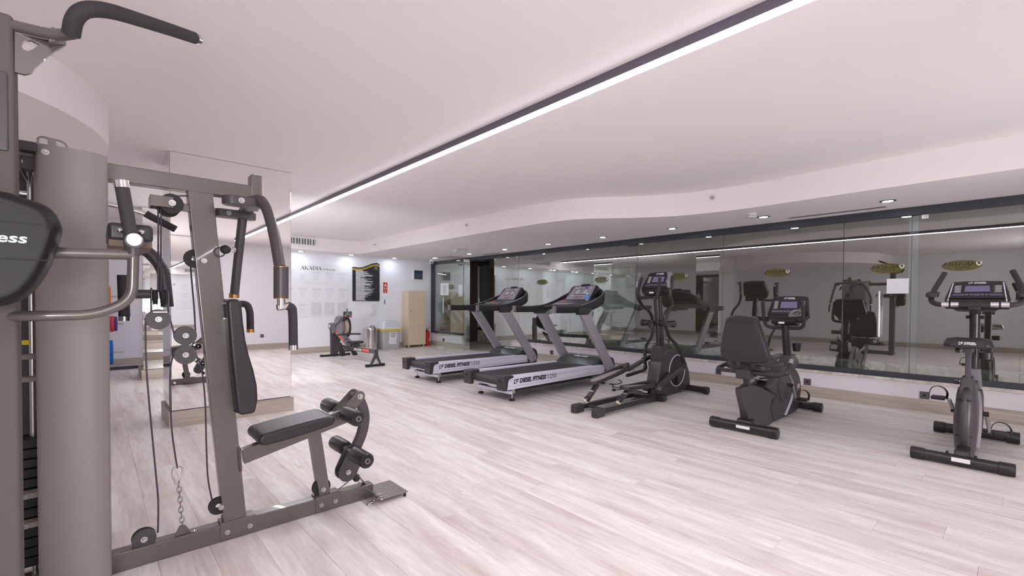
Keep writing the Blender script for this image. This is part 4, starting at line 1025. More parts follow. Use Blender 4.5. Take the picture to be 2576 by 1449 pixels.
fin = smooth(fin, 3, True)
MB().loft([[(x, RY + s * finw(x) * k, .25 + (z - .25) * q) for x, z in fin] for s, k, q in ((-1, .93, .975), (-1, 1, 1), (1, 1, 1), (1, .93, .975))]).build('rear_shell', 'bike', rb, ang=50)
MB().prism([(RX - .02, .04), (RX + .10, .04), (RX + .12, .12), (RX + .02, .12)], 'xz', RY - .07, RY + .07, .02).build('stabilizer_joint', 'plastic_blk', rb)
frt = [(v.x, v.z) for v in (r_.Y(a, RY - .09) for a in ((655, 1205), (640, 1120), (640, 1060), (680, 972), (600, 905), (650, 850), (700, 790), (750, 720), (800, 690), (850, 715), (890, 770), (912, 850), (912, 950), (900, 1040), (880, 1105), (760, 1160)))]
fr = MB().prism(smooth(frt, 2, True), 'xz', RY - .08, RY + .08, .02, 3, 40).build('front_shell', 'plastic', rb)
dc = V(r_.Y((790, 880), RY - .09))
for s in (-1, 1):
    y = RY + s * .088
    MB().lathe([(.015, s * .012), (.15, s * .008), (.185, s * .0), (.188, -s * .01)], (dc.x - .08, y, dc.z + .02), 'y', 36).build('crank_disc', 'bike', fr)
arc = [r_.Y(a, RY - .094) for a in ((765, 765), (800, 800), (828, 860), (835, 930), (820, 1000), (790, 1080), (762, 1145))]
MB().tube(arc, 1, 0, .05, prof=[(.002, -.011), (.002, .011), (-.002, .011), (-.002, -.011)], up=(0, 1, 0)).build('silver_trim', 'silver', fr)
brand(MB(), V(r_.Y((868, 915), RY - .0835)), (1, 0, .12), (-.12, 0, 1), .09, .05).build('lettering', 'white_ink', fr)
# cranks, pedals with straps
def crank(par, c, y, ang, s, L=.165):
    c = V((c[0], y, c[2])); e_ = c + V((math.cos(ang) * L, s * .02, math.sin(ang) * L))
    k = MB().bar(c, e_, .016, .026, .005, up=(0, 1, 0)).build('crank_arm', 'steel', par)
    MB().cyl(c - V((0, s * .02, 0)), c + V((0, s * .014, 0)), .02, n=16).build('crank_hub', 'rubber', k)
    p = e_ + V((0, s * .065, 0))
    MB().box(p, (.095, .09, .028), .008).build('pedal', 'plastic_blk', par)
    st = smooth([tuple(p + V(q)) for q in ((-.02, -.052, .0), (.0, -.055, .05), (.015, -.03, .085), (.02, .01, .095), (.02, .045, .075), (.01, .058, .03), (-.005, .056, -.005))], 4)
    MB().tube(st, 1, 0, 0, prof=[(.0025, -.016), (.0025, .016), (-.0025, .016), (-.0025, -.016)]).build('pedal_strap', 'rubber', par)
cr = V((dc.x + .02, RY, dc.z))
crank(rb, cr, RY - .115, math.radians(-62), -1); crank(rb, cr, RY + .115, math.radians(118), 1)
# seat
sp = MB().bar((RX + .10, RY, .36), (RX + .06, RY, .60), .05, .07, .008).build('seat_post', 'gym_dark', rb)
a0, a1 = V(r_.Y((455, 808), RY - .0)), V(r_.Y((735, 872), RY))
MB().bar((RX + .02, RY, .535), (RX + .75, RY, .40), .085, .04, .004).build('seat_rail', 'steel', rb)
MB().box((RX + .03, RY, .545), (.13, .13, .085), .016).build('rail_end_cap', 'plastic', rb)
MB().box((RX + .26, RY, .55), (.30, .16, .035), .005).build('seat_carriage', 'gym_dark', rb)
MB().tube([(RX + .15, RY - .09, .50), (RX + .30, RY - .10, .49), (RX + .50, RY - .16, .49), (RX + .62, RY - .19, .505)], .009, 8, .04).build('adjust_lever', 'rubber', rb)
se = [[(RX + .04 + a, RY + b, .60 + dz) for a, b in rrect(0 + i, -.21 + i, .46 - i, .21 - i, .09, 5)] for dz, i in ((-.025, .02), (-.015, .003), (.02, 0), (.04, .01), (.048, .04))]
MB().loft(se).build('seat_cushion', 'vinyl', rb)
# backrest : tilted rounded trapezoid
bt, bb = V((RX - .06, RY, 1.085)), V((RX + .04, RY, .665)); ub = (bt - bb).normalized(); nb = V((0, -1, 0)).cross(ub)
if nb.x > 0: nb = -nb
Hb = (bt - bb).length
def trap(i): 
    pts = [(-.212 + i, .06 + i * .6), (-.155 + i, .0 + i), (.155 - i, .0 + i), (.212 - i, .06 + i * .6), (.208 - i, .13), (.150 - i * .9, Hb - .07), (.105 - i * .6, Hb - i), (-.105 + i * .6, Hb - i), (-.150 + i * .9, Hb - .07), (-.208 + i, .13)]
    return smooth(pts, 3, True)
bk_ = MB().loft([[tuple(bb + V((0, -1, 0)) * a + ub * b + nb * h) for a, b in trap(i)] for h, i in ((-.035, .03), (-.03, .008), (-.01, .0), (.025, .0), (.045, .012), (.052, .04), (.055, .08))]).build('backrest', 'vinyl', rb)
for s in (-1, 1):
    MB().bar((RX + .02, RY + s * .065, .70), (RX + .10, RY + s * .065, .525), .032, .03, .004).build('backrest_bracket', 'gym_dark', rb)
# side handle loop
loop = [(RX + .44, RY + .265, .665), (RX + .36, RY + .27, .60), (RX + .10, RY + .285, .565), (RX + .04, RY + .24, .56), (RX + .06, RY, .555), (RX + .04, RY - .24, .56), (RX + .10, RY - .285, .565), (RX + .36, RY - .27, .60), (RX + .44, RY - .265, .665)]
MB().tube(loop, .019, 12, .09).build('side_handle', 'foam', rb)
for s in (-1, 1): MB().tube([(RX + .40, RY + s * .268, .632), (RX + .44, RY + s * .266, .667)], .0205, 12, 0).build('pulse_sensor', 'steel', rb)
# mast, cup, console, front handle
mt = MB().tube([(RX + 1.21, RY, .60), (RX + 1.13, RY, .98)], 1, 0, 0, prof=oval(.038, .052)).build('mast', 'tubeblk', rb)
cf = MB().loft([[(RX + x, RY + y, z) for x, y in ((x0, -w), (x1, -w), (x1, w), (x0, w))] for x0, x1, w, z in ((1.12, 1.38, .075, .50), (1.14, 1.36, .068, .58), (1.15, 1.30, .055, .645))]); cf._bev(list(cf.bm.verts), .012); cf.build('mast_collar', 'plastic', rb)
MB().lathe([(.028, -.06), (.034, -.055), (.046, .03), (.042, .03), (.032, -.05)], (RX + 1.31, RY - .06, .735), n=24).build('cup_holder', 'plastic_blk', rb)
cb, B, u, rt, n, H = console(rb, (RX + 1.06, RY - .03, 1.02), (RX + 1.17, RY - .03, 1.285), .155, .205, .165, .06)
MB().prism([(RX + 1.0, 1.02), (RX + 1.03, .985), (RX + 1.14, .96), (RX + 1.17, 1.02), (RX + 1.06, 1.05)], 'xz', RY - .13, RY + .11, .012).build('console_base', 'plastic_blk', rb)
MB().box((RX + 1.0, RY - .0, 1.0), (.008, .055, .02)).build('sticker', 'white_ink', rb)
fh = [(RX + 1.0, RY + .19, 1.235), (RX + 1.05, RY + .195, 1.06), (RX + 1.10, RY + .185, .945), (RX + 1.12, RY, .935), (RX + 1.10, RY - .185, .945), (RX + 1.05, RY - .195, 1.06), (RX + 1.0, RY - .19, 1.235)]
MB().tube(fh, .0185, 12, .06).build('front_handle', 'foam', rb)
# plastic bag with a manual kit lying on the console
bgp = B + u * (H * .24) + rt * .075 + n * .012
bg = thing('parts_bag', 'small clear plastic bag with black cable inside resting on the recumbent bike console', 'bag', bgp)
mb = MB(); plate(mb, bgp, rt, u, smooth([(-.06, -.02), (-.03, .045), (.01, .06), (.07, .055), (.085, .03), (.06, -.015), (.0, -.022)], 3, True), .006 if rt.cross(u).dot(n) > 0 else -.006); mb.build('bag_film', 'bag', bg)
MB().tube(smooth([tuple(bgp + rt * a + u * b + n * .004) for a, b in ((-.02, .0), (.0, .03), (.04, .035), (.05, .01), (.02, -.005), (.0, .015), (.03, .025), (.045, .0))], 4), .004, 7, 0).build('cable_coil', 'rubber', bg)

# ------------------------------------------------------------ upright bike
UX, UY = 4.745, .25
ub_ = thing('upright_bike', 'black upright exercise bike nearest the right edge of the room', 'exercise bike', (UX, UY, 0))
ss = stab(ub_, (UX, UY + .285, .045), (UX, UY - .275, .045), .04, .075)
MB().box((UX - .0395, UY - .0, .055), (.004, .10, .03)).build('serial_sticker', 'white_ink', ss)
stab(ub_, (UX + 1.14, UY + .25, .052), (UX + 1.14, UY - .30, .052), .044, .07)
jb = MB().prism([(UX - .02, .06), (UX + .16, .04), (UX + .16, .13), (UX + .01, .125)], 'xz', UY - .05, UY + .04, .02).build('stabilizer_joint', 'plastic_blk', ub_)
for s in (-1, 1): MB().cyl((UX, UY + s * .075, .08), (UX, UY + s * .075, .10), .009, n=10).build('bolt', 'rubber', ub_)
# shell lofted along its height
ring = lambda z, x0, x1, w, y: [(x, yy, z) for x, yy in smooth([(x0, y - w * .45), (x0 - .012, y), (x0, y + w * .45), (x0 + .06, y + w * .9), (x0 + .16, y + w), (x1 - .12, y + w), (x1 - .02, y + w * .6), (x1, y), (x1 - .02, y - w * .6), (x1 - .12, y - w), (x0 + .16, y - w), (x0 + .06, y - w * .9)], 3, True)]
shl = MB().loft([ring(.03, UX + .20, UX + 1.08, .052, .245), ring(.10, UX + .16, UX + 1.11, .059, .245), ring(.22, UX + .135, UX + 1.10, .066, .245), ring(.34, UX + .145, UX + 1.02, .067, .245), ring(.44, UX + .18, UX + .92, .061, .243), ring(.52, UX + .22, UX + .88, .054, .242), ring(.57, UX + .26, UX + .84, .042, .24)]).build('main_shell', 'bike', ub_, ang=60)
for z, k in ((.475, 0), (.205, 1)):
    for s in (-1, 1):
        x0 = UX + (.165 if k == 0 else .128)
        MB().bar((x0 + .004, .245 + s * .014, z + .004), (x0 + .028, .245 + s * .046, z - .006), .010, .012, .002).build('vent_slot', 'rubber', shl)
for s in (-1, 1):
    MB().lathe([(.015, s * .012), (.16, s * .010), (.20, s * .002), (.203, -s * .012)], (UX + .70, .243 + s * .069, .30), 'y', 36).build('crank_disc', 'plastic', shl)
tr_ = [(UX + .42, .243 - .060, .52), (UX + .46, .243 - .070, .42), (UX + .46, .243 - .072, .30), (UX + .43, .243 - .071, .17), (UX + .38, .243 - .066, .08)]
MB().tube(smooth(tr_, 4), 1, 0, 0, prof=[(.003, -.010), (.003, .010), (-.003, .010), (-.003, -.010)], up=(0, 1, 0)).build('silver_trim', 'tpost', shl)
crank(ub_, (UX + .70, 0, .30), .243 + .10, math.radians(138), 1); crank(ub_, (UX + .70, 0, .30), .243 - .10, math.radians(-75), -1)
# seat post and saddle
cl = MB().loft([[(UX + x, .24 + y, z) for x, y in ((x0, -w), (x1, -w), (x1, w), (x0, w))] for x0, x1, w, z in ((.22, .42, .046, .50), (.25, .40, .040, .58), (.27, .38, .034, .645))]); cl._bev(list(cl.bm.verts), .014); cl.build('post_collar', 'plastic', ub_)
MB().box((UX + .30, .238, .73), (.062, .034, .22), .006).build('seat_post', 'gym_dark', ub_)
kn = MB().cyl((UX + .30, .272, .60), (UX + .30, .292, .60), .008, n=10).build('post_knob_stem', 'steel', ub_)
MB().cyl((UX + .30, .288, .60), (UX + .30, .318, .60), .026, n=8, bev=.004).build('post_knob', 'plastic_blk', ub_)
MB().box((UX + .27, .238, .852), (.16, .055, .036), .006).build('saddle_clamp', 'gym_dark', ub_)
MB().cyl((UX + .22, .265, .852), (UX + .22, .285, .852), .006, n=10).build('clamp_stem', 'steel', ub_); MB().cyl((UX + .22, .283, .852), (UX + .22, .308, .852), .022, n=8, bev=.003).build('clamp_knob', 'plastic_blk', ub_)
sec = []
for x, w, zt, zb in ((.10, .10, .930, .888), (.13, .132, .948, .876), (.19, .142, .955, .875), (.25, .128, .952, .878), (.30, .09, .945, .885), (.36, .052, .94, .892), (.41, .03, .933, .895)):
    sec.append([(UX + x, .234 + a * w, z) for a, z in ((-.85, zb), (-1, zb + .008), (-1, zb + .022), (-.88, zt - .012), (-.5, zt), (0, zt - .004), (.5, zt), (.88, zt - .012), (1, zb + .022), (1, zb + .008), (.85, zb), (0, zb - .004))])
sd_ = MB().loft(sec).build('saddle', 'vinyl', ub_)
brand(MB(), (UX + .0985, .234 + .052, .902), (0, -1, 0), (0.1, 0, 1), .10, .022).build('lettering', 'white_ink', sd_)
# mast, cup, console, bars
MB().tube([(UX + .80, .225, .56), (UX + .74, .226, 1.20)], 1, 0, 0, prof=oval(.034, .045)).build('mast', 'tubeblk', ub_)
nk = MB().loft([[(UX + x, .222 + y, z) for x, y in ((x0, -w), (x1, -w), (x1, w), (x0, w))] for x0, x1, w, z in ((.70, .90, .046, .50), (.72, .88, .04, .58), (.735, .85, .035, .665))]); nk._bev(list(nk.bm.verts), .012); nk.build('mast_collar', 'plastic_grey', ub_)
MB().lathe([(.032, -.045), (.038, -.04), (.042, .012), (.038, .012), (.032, -.035)], (UX + .66, .155, .80), n=24).build('cup_holder', 'plastic_blk', ub_)
for s in (-1, 1): MB().cyl((UX + .74, .226 + s * .03, 1.10), (UX + .74, .226 + s * .055, 1.10), .014, n=8).build('clamp_bolt', 'rubber', ub_)
cb, B, u, rt, n, H = console(ub_, (UX + .50, .212, 1.215), (UX + .68, .212, 1.40), .185, .188, .150, .07)
for s in (-1, 1):
    MB().bar(B + u * .02 + rt * (s * .168) + n * .004, B + u * (H * .92) + rt * (s * .146) + n * .004, .008, .006, .002).build('silver_trim', 'silver', cb)
MB().loft([[(UX + x, .215 + y, z) for x, y in ((x0, -w), (x1, -w * .8), (x1, w * .8), (x0, w))] for x0, x1, w, z in ((.52, .70, .105, 1.148), (.47, .72, .135, 1.175), (.44, .70, .175, 1.215))]).build('console_base', 'plastic_blk', ub_)
bar = [(UX + .50, .475, 1.285), (UX + .44, .478, 1.235), (UX + .38, .44, 1.205), (UX + .37, .30, 1.205), (UX + .37, .215, 1.205), (UX + .37, .13, 1.205), (UX + .38, -.01, 1.205), (UX + .44, -.045, 1.235), (UX + .50, -.045, 1.285)]
MB().tube(bar, .0195, 12, .05).build('handlebar', 'foam', ub_)
MB().bar((UX + .37, .216, 1.19), (UX + .70, .222, 1.15), .075, .05, .01).build('bar_clamp', 'plastic_blk', ub_)
for ya, yb in ((.405, .362), (.350, .305), (.128, .084), (.072, .028)): MB().cyl((UX + .37, ya, 1.205), (UX + .37, yb, 1.205), .0208, n=16).build('pulse_sensor', 'chrome', ub_)
for s, y in ((1, .47), (-1, -.042)):
    MB().tube([(UX + .47, y, 1.285), (UX + .53, y - s * .005, 1.33), (UX + .64, y - s * .06, 1.475)], .019, 12, .04).build('aero_grip', 'foam', ub_)
    ar = [(UX + .42 + a, y + s * .0 + b, 1.292) for a, b in rrect(0, -.04, .15, .04, .025, 4)]
    MB().loft([[(x, yy, z - .028 + (x - UX - .42) * .12) for x, yy, z in ar], [(x, yy, z + (x - UX - .42) * .12) for x, yy, z in ar], [(x * .94 + (UX + .49) * .06, yy * .9 + y * .1, z + .006 + (x - UX - .42) * .12) for x, yy, z in ar]]).build('elbow_rest', 'plastic_blk', ub_)

# ------------------------------------------------------------ rowing machine
b_ = Q(8.0524, 780, 760)
RXM = 3.86
rw = thing('rowing_machine', 'dark grey rowing machine with flywheel in front of the back wall', 'rowing machine', (RXM, 9.0, 0))
ff = MB().box((3.89, 10.06, .022), (.56, .045, .042), .004).build('front_foot', 'tubeblk', rw)
for x in (3.59, 4.19): MB().box((x, 10.06, .024), (.06, .055, .048), .01).build('foot_cap', 'plastic_blk', ff)
rf = MB().box((3.81, 7.95, .024), (.24, .045, .04), .004).build('rear_foot', 'tubeblk', rw)
for x in (3.66, 3.96): MB().box((x, 7.95, .026), (.075, .06, .05), .01).build('foot_cap', 'plastic_blk', rf)
# rear leg : inverted Y
MB().prism([(3.79, .31), (3.865, .31), (3.86, .215), (3.93, .045), (3.90, .045), (3.83, .17), (3.755, .045), (3.715, .045), (3.795, .215)], 'xz', 7.93, 7.98, .004).build('rear_leg', 'gym_dark', rw)
MB().bar((3.84, 7.94, .275), (3.87, 9.45, .235), .055, .085, .006).build('seat_rail', 'gym_dark', rw)
MB().bar((3.84, 7.94, .32), (3.87, 9.40, .28), .035, .008, .002).build('rail_track', 'steel', rw)
rtx = MB(); put_text(rtx, 'DIESEL FITNESS', (3.815 - .003, 8.90, .225), (0.02, -1, .026), ZU, .34, .045, bold=.03); rtx.build('lettering', 'white_ink', rw)
MB().box((3.8125, 8.36, .266), (.002, .30, .05), 0, 1, Matrix.Rotation(-.026, 4, 'X')).build('red_print', 'red_ink', rw)
# front post and frame
MB().prism([(3.775, .04), (3.90, .04), (3.93, .5), (3.80, .72), (3.76, .70)], 'xz', 9.98, 10.06, .01).build('front_post', 'gym_dark', rw)
MB().bar((3.93, 9.93, .42), (3.90, 10.02, .06), .05, .06, .008).build('front_brace', 'gym_dark', rw)
MB().bar((3.87, 9.98, .60), (3.87, 9.24, .32), .10, .12, .012).build('main_beam', 'plastic_grey', rw)
MB().bar((3.8165, 9.86, .545), (3.8165, 9.42, .378), .004, .05, .001).build('red_print', 'red_ink', rw)
MB().bar((3.87, 9.95, .63), (3.87, 9.42, .87), .07, .07, .01).build('monitor_arm', 'plastic', rw)
# flywheel and cage
fc = (3.93, 9.62, .655)
cg = MB().cyl((3.80, 9.62, .655), (3.87, 9.62, .655), .165, n=36, bev=.012).build('flywheel_cover', 'plastic_grey', rw)
fw_ = MB().cyl((3.875, 9.62, .655), (3.935, 9.62, .655), .205, n=36, bev=.004).build('flywheel', mat('beige_flywheel', (176, 160, 142), .45), rw)
MB().cyl((3.937, 9.62, .655), (3.97, 9.62, .655), .235, n=36, bev=.012).build('flywheel_cover', 'plastic_blk', rw)
MB().cyl((3.74, 10.02, .66), (3.80, 10.02, .66), .075, n=24, bev=.01).build('drive_housing', 'plastic_grey', rw)
MB().ball((3.735, 10.0, .655), (.03, .04, .05)).build('tension_knob', 'steel', rw)
MB().prism([(9.93, .74), (10.07, .73), (10.08, .55), (9.95, .50), (9.85, .55)], 'yz', 3.78, 3.90, .012).build('drive_shell', 'plastic_grey', rw)
MB().prism(smooth([(9.50, .86), (9.62, .90), (9.76, .84), (9.80, .74), (9.70, .72), (9.55, .78)], 3, True), 'yz', 3.76, 3.86, .012).build('top_cover', 'plastic_grey', rw)
# monitor
mn = MB().box((3.87, 9.35, .93), (.175, .05, .125), .018, 3).build('monitor', 'plastic_blk', rw)
MB().box((3.87, 9.3235, .942), (.12, .004, .062), .004).build('screen', mat('green_lcd', (100, 116, 112), .2), mn)
for x in (3.813, 3.927): MB().box((x, 9.3235, .902), (.045, .004, .022), .004).build('red_key', 'red_ink', mn)
MB().box((3.87, 9.3235, .884), (.12, .004, .012), .002).build('key_row', 'plastic_grey', mn)
MB().box((3.87, 9.3235, .98), (.03, .003, .008)).build('lettering', 'white_ink', mn)
MB().bar((3.87, 9.36, .99), (3.87, 9.38, 1.055), .028, .012, .003).build('phone_hook', 'plastic_blk', rw)
MB().bar((3.87, 9.40, .86), (3.87, 9.36, .90), .05, .03, .006).build('monitor_neck', 'plastic_blk', rw)
# handle bar
hy_ = 9.28
MB().tube([(3.63, hy_, .515), (3.75, hy_ - .01, .525), (4.0, hy_ - .01, .525), (4.12, hy_, .515)], .0165, 12, .05).build('row_handle', 'foam', rw)
MB().bar((3.87, hy_, .525), (3.87, hy_ + .1, .54), .03, .02, .004).build('handle_strap', 'rubber', rw)
# seat and carriage
sc_ = [[(3.855 + a, 8.93 + b, .372 + dz + abs(a) * .10 + .05 * (b ** 2) * 4) for a, b in rrect(-.15 + i, -.115 + i, .15 - i, .115 - i, .06, 5)] for dz, i in ((-.025, .01), (-.015, 0), (.008, 0), (.018, .012))]
MB().loft(sc_).build('seat', 'rubber', rw)
MB().box((3.855, 8.93, .328), (.10, .20, .045), .008).build('seat_carriage', 'gym_dark', rw)
for y in (8.86, 9.0): MB().cyl((3.79, y, .318), (3.92, y, .318), .022, n=14).build('seat_roller', 'plastic_blk', rw)
# foot plates
for s in (-1, 1):
    f_ = MB().bar((3.87 + s * .125, 9.30, .12), (3.87 + s * .125, 9.50, .33), .115, .02, .006).build('foot_plate', 'plastic', rw)
    MB().tube(smooth([(3.87 + s * .125 - .062, 9.36, .205), (3.87 + s * .125 - .045, 9.33, .27), (3.87 + s * .125, 9.32, .285), (3.87 + s * .125 + .045, 9.33, .27), (3.87 + s * .125 + .062, 9.36, .205)], 3), 1, 0, 0, prof=[(.002, -.018), (.002, .018), (-.002, .018), (-.002, -.018)]).build('foot_strap', 'rubber', f_)
    MB().bar((3.87 + s * .125, 9.25, .10), (3.87 + s * .125, 9.31, .11), .10, .05, .01).build('heel_cup', 'plastic_blk', f_)
MB().cyl((3.74, 9.36, .17), (4.0, 9.36, .17), .016, n=12).build('foot_axle', 'gym_dark', rw)
MB().lathe([(.022, 0), (.028, .01), (.02, .03)], (3.83, 9.33, .40), n=16).build('handle_hook', 'rubber', rw)

# ============================================================ MULTI GYM (foreground left)
YN, YC = 2.63, 2.665           # near face and middle of its main plane
mg = thing('multi_gym', 'big grey multi station gym machine with cables, weight tower and black pads at left', 'gym machine', (.3, 2.5, 0))
def gx_(a, y=YN): v = G.Y(a, y); return (v.x, v.z)
def g3(a, y=YC): return tuple(G.Y(a, y))
MB().box((.41, YC, .0425), (1.68, .07, .085), .006).build('base_beam', 'gym', mg)
MB().prism([(.462, .085), (.562, .085), (.426, 1.72), (.322, 1.72)], 'xz', YN, YN + .07, .006).build('upright', 'gym', mg)
for (x0, x1, xs) in ((.445, .605, (.475, .575)), (.905, 1.045, (.935, 1.015))):
    bk_ = MB().box(((x0 + x1) / 2, YC, .052), (x1 - x0, .082, .088), .005).build('beam_bracket', 'gym', mg)
    for x in xs: bolt((x, YC - .041, .045), (0, -1, 0), .012, bk_)
tb = MB().box((.09, YC, 1.753), (1.02, .07, .072), .005).build('top_beam', 'gym', mg)
for x in (.32, .47): bolt((x, YC, 1.789), (0, 0, 1), .011, tb); bolt((x + .02, YC, 1.717), (0, 0, -1), .011, tb)
eb = MB().box((.615, YC, 1.785), (.055, .075, .125), .008).build('pivot_box', 'gym', mg)
bolt((.61, YC, 1.847), (0, 0, 1), .017, eb); MB().cyl((.61, YC, 1.70), (.61, YC, 1.73), .02, n=16).build('pivot_pin', 'gym_dark', eb)
bolt((.386, YN, 1.392), (0, -1, 0), .012, mg); bolt((.45, YN, .175), (0, -1, 0), .012, mg)
for z in (.30, .40): bolt((.452, YC, z), (-1, 0, 0), .011, mg)
# backrest pad
bp_ = [gx_(a, 2.545) for a in ((571, 762), (576, 752), (604, 752), (609, 765), (613, 810), (619, 855), (628, 895), (639, 930), (648, 970), (650, 1005), (643, 1040), (606, 1046), (597, 1036), (590, 975), (580, 880))]
pad = MB().prism(bp_, 'xz', 2.545, 2.80, .016, 3, 40).build('back_pad', 'vinyl', mg)
MB().prism([(a - .004, b) for a, b in [gx_(p, 2.58) for p in ((569, 765), (575, 765), (602, 1038), (596, 1038))]], 'xz', 2.57, 2.775).build('pad_board', 'rubber', pad)
for px in ((567, 800), (592, 1022)):
    v = G.Y(px, YC); MB().bar((v.x - .06, YC, v.z + .0), (v.x + .015, YC, v.z), .05, .03, .004).build('pad_bracket', 'gym', mg); bolt((v.x - .012, YC - .03, v.z), (0, -1, 0), .011, mg)
# seat and leg developer
sp_ = [(.602, .472), (.600, .50), (.612, .522), (.72, .538), (.85, .553), (.95, .562), (.985, .555), (.99, .525), (.965, .508), (.85, .488), (.72, .470), (.63, .462)]
st_ = MB().prism(sp_, 'xz', 2.545, 2.80, .016, 3, 40).build('seat_pad', 'vinyl', mg)
sb_ = MB().prism([(.555, .364), (.545, .436), (1.06, .565), (1.125, .492)], 'xz', YC - .028, YC + .028, .004).build('seat_beam', 'gym', mg)
MB().prism([(.528, .335), (.541, .335), (.533, .46), (.520, .46)], 'xz', YC - .045, YC + .045, .003).build('flange', 'gym_dark', mg)
for z in (.355, .445):
    for s in (-1, 1): bolt((.538, YC + s * .034, z), (1, 0, .1), .009, mg)
MB().prism([(.871, .50), (.932, .51), (.992, .09), (.930, .09)], 'xz', YC - .026, YC + .026, .004).build('leg_post', 'gym', mg)
def pill(a, b, r, n=8):
    a, b = V((*a, 0)), V((*b, 0)); d = (b - a).normalized(); t = math.atan2(d.y, d.x)
    return [(b.x + r * math.cos(t - PI / 2 + PI * i / n), b.y + r * math.sin(t - PI / 2 + PI * i / n)) for i in range(n + 1)] + [(a.x + r * math.cos(t + PI / 2 + PI * i / n), a.y + r * math.sin(t + PI / 2 + PI * i / n)) for i in range(n + 1)]
PV = (1.158, .635)
for y in (YC - .05, YC + .044):
    MB().prism(pill((1.055, .535), PV, .032), 'xz', y, y + .006, .001, 1).build('pivot_plate', 'gym', mg)
MB().cyl((PV[0], YC - .056, PV[1]), (PV[0], YC + .056, PV[1]), .012, n=14).build('pivot_axle', 'steel', mg); bolt((PV[0], YC - .05, PV[1]), (0, -1, 0), .017, mg)
ctr = smooth([(1.150, .648), (1.178, .60), (1.203, .53), (1.205, .46), (1.188, .39), (1.160, .33), (1.135, .27), (1.12, .20)], 4)
lft, rgt = [], []
for i, p in enumerate(ctr):
    a, b = ctr[max(i - 1, 0)], ctr[min(i + 1, len(ctr) - 1)]; d = V((b[0] - a[0], b[1] - a[1], 0)).normalized(); w_ = .027
    lft.append((p[0] + d.y * w_, p[1] - d.x * w_)); rgt.append((p[0] - d.y * w_, p[1] + d.x * w_))
MB().prism(lft + rgt[::-1], 'xz', YC - .02, YC + .02, .003, 1, 60).build('leg_lever', 'gym_dark', mg)
for y in (YC - .034, YC + .024):
    MB().prism(pill((1.093, .192), (1.135, .275), .056, 10), 'xz', y, y + .008, .001, 1, 60).build('cam_plate', 'gym_dark', mg)
MB().cyl((1.093, YC - .022, .192), (1.093, YC + .022, .192), .050, n=26).build('cam_wheel', 'rubber', mg); bolt((1.093, YC - .034, .192), (0, -1, 0), .015, mg)
for (x, z) in ((1.066, .552), (1.118, .305)):
    MB().cyl((x, 2.44, z), (x, 2.89, z), .011, n=12).build('roller_axle', 'steel', mg)
    for ya, yb in ((2.425, 2.605), (2.725, 2.905)):
        rl = MB().lathe([(.025, ya + .004), (.036, ya), (.043, ya + .012), (.0435, (ya + yb) / 2), (.043, yb - .012), (.036, yb), (.025, yb - .004)], (x, 0, z), 'y', 26).build('foam_roller', 'vinyl', mg)
        MB().cyl((x, ya - .0, z), (x, ya + .01, z), .026, n=18).build('roller_end', 'rubber', rl)
        mb = MB()
        for k in range(14):
            a = 2 * PI * k / 14; mb.bar((x + .028 * math.cos(a), ya + .002, z + .028 * math.sin(a)), (x + .041 * math.cos(a), ya + .010, z + .041 * math.sin(a)), .006, .006, .002)
        mb.build('vinyl_pleats', 'vinyl', rl, kind='stuff')
        MB().torus((x, ya - .0005, z), .012, .004, 'y', 16, 6).build('end_ring', 'plastic_grey', rl)
MB().ball((1.155, YC - .005, .135), (.022, .022, .024)).build('rubber_stop', 'rubber', mg)
MB().bar((1.15, YC, .165), (1.21, YC, .085), .045, .006, .001).build('stop_plate', 'gym', mg)
# tread plate foot
fp = MB().box((1.335, 2.622, .028), (.165, .235, .006), .002).build('tread_plate', 'tread_plate', mg)
MB().loft([[(1.252, 2.505, .031), (1.252, 2.74, .031), (1.252, 2.74, .024), (1.252, 2.505, .024)], [(1.205, 2.505, .075), (1.205, 2.74, .075), (1.199, 2.74, .07), (1.199, 2.505, .07)]]).build('plate_fold', 'tread_plate', fp)
mb = MB()
for i in range(6):
    for j in range(8):
        a = .6 if (i + j) % 2 else -.6; c = V((1.27 + i * .025, 2.525 + j * .028, .0315)); d = V((math.cos(a), math.sin(a), 0)) * .008
        mb.bar(c - d, c + d, .004, .002)
mb.build('tread_bumps', 'tread_plate', fp, kind='stuff')
for y in (2.515, 2.73): MB().cyl((1.40, y, 0), (1.40, y, .026), .008, n=10).build('plate_foot', 'rubber', fp)
# pulleys
def pulley(c, r, par, plates=True, w_=.02, ym=YC, name='pulley', n=30):
    p = MB().lathe([(r * .3, -w_ / 2), (r, -w_ / 2), (r * .86, -w_ * .12), (r * .86, w_ * .12), (r, w_ / 2), (r * .3, w_ / 2)], (c[0], ym, c[1]), 'y', n).build(name, 'rubber', par)
    if plates:
        for s in (-1, 1):
            y = ym + s * (w_ / 2 + .004); MB().cyl((c[0], y - .002, c[1]), (c[0], y + .002, c[1]), r * 1.02, n=n).build('pulley_plate', 'gym_dark', p)
        bolt((c[0], ym - w_ / 2 - .006, c[1]), (0, -1, 0), .013, p)
    return p
p1 = pulley((.262, 1.648), .046, mg, False, ym=YC - .02); pulley((.255, 1.640), .046, mg, False, ym=YC + .03)
bolt((.262, YC - .05, 1.648), (0, -1, 0), .014, mg)
MB().box((.225, YC - .042, 1.652), (.085, .006, .05), .002).box((.225, YC + .052, 1.652), (.085, .006, .05), .002).build('pulley_fork', 'gym', mg, kind='stuff')
MB().box((.185, YC + .005, 1.652), (.006, .098, .05), .002).build('fork_plate', 'gym', mg)
MB().bar((.20, YC + .005, 1.652), (.345, YC + .005, 1.64), .04, .035, .004).build('pulley_arm', 'gym', mg)
c3 = gx_((398, 803), YC); pulley(c3, .046, mg)
c4, c5 = gx_((466, 844), YC), gx_((466, 892), YC); pulley(c4, .044, mg); pulley(c5, .044, mg)
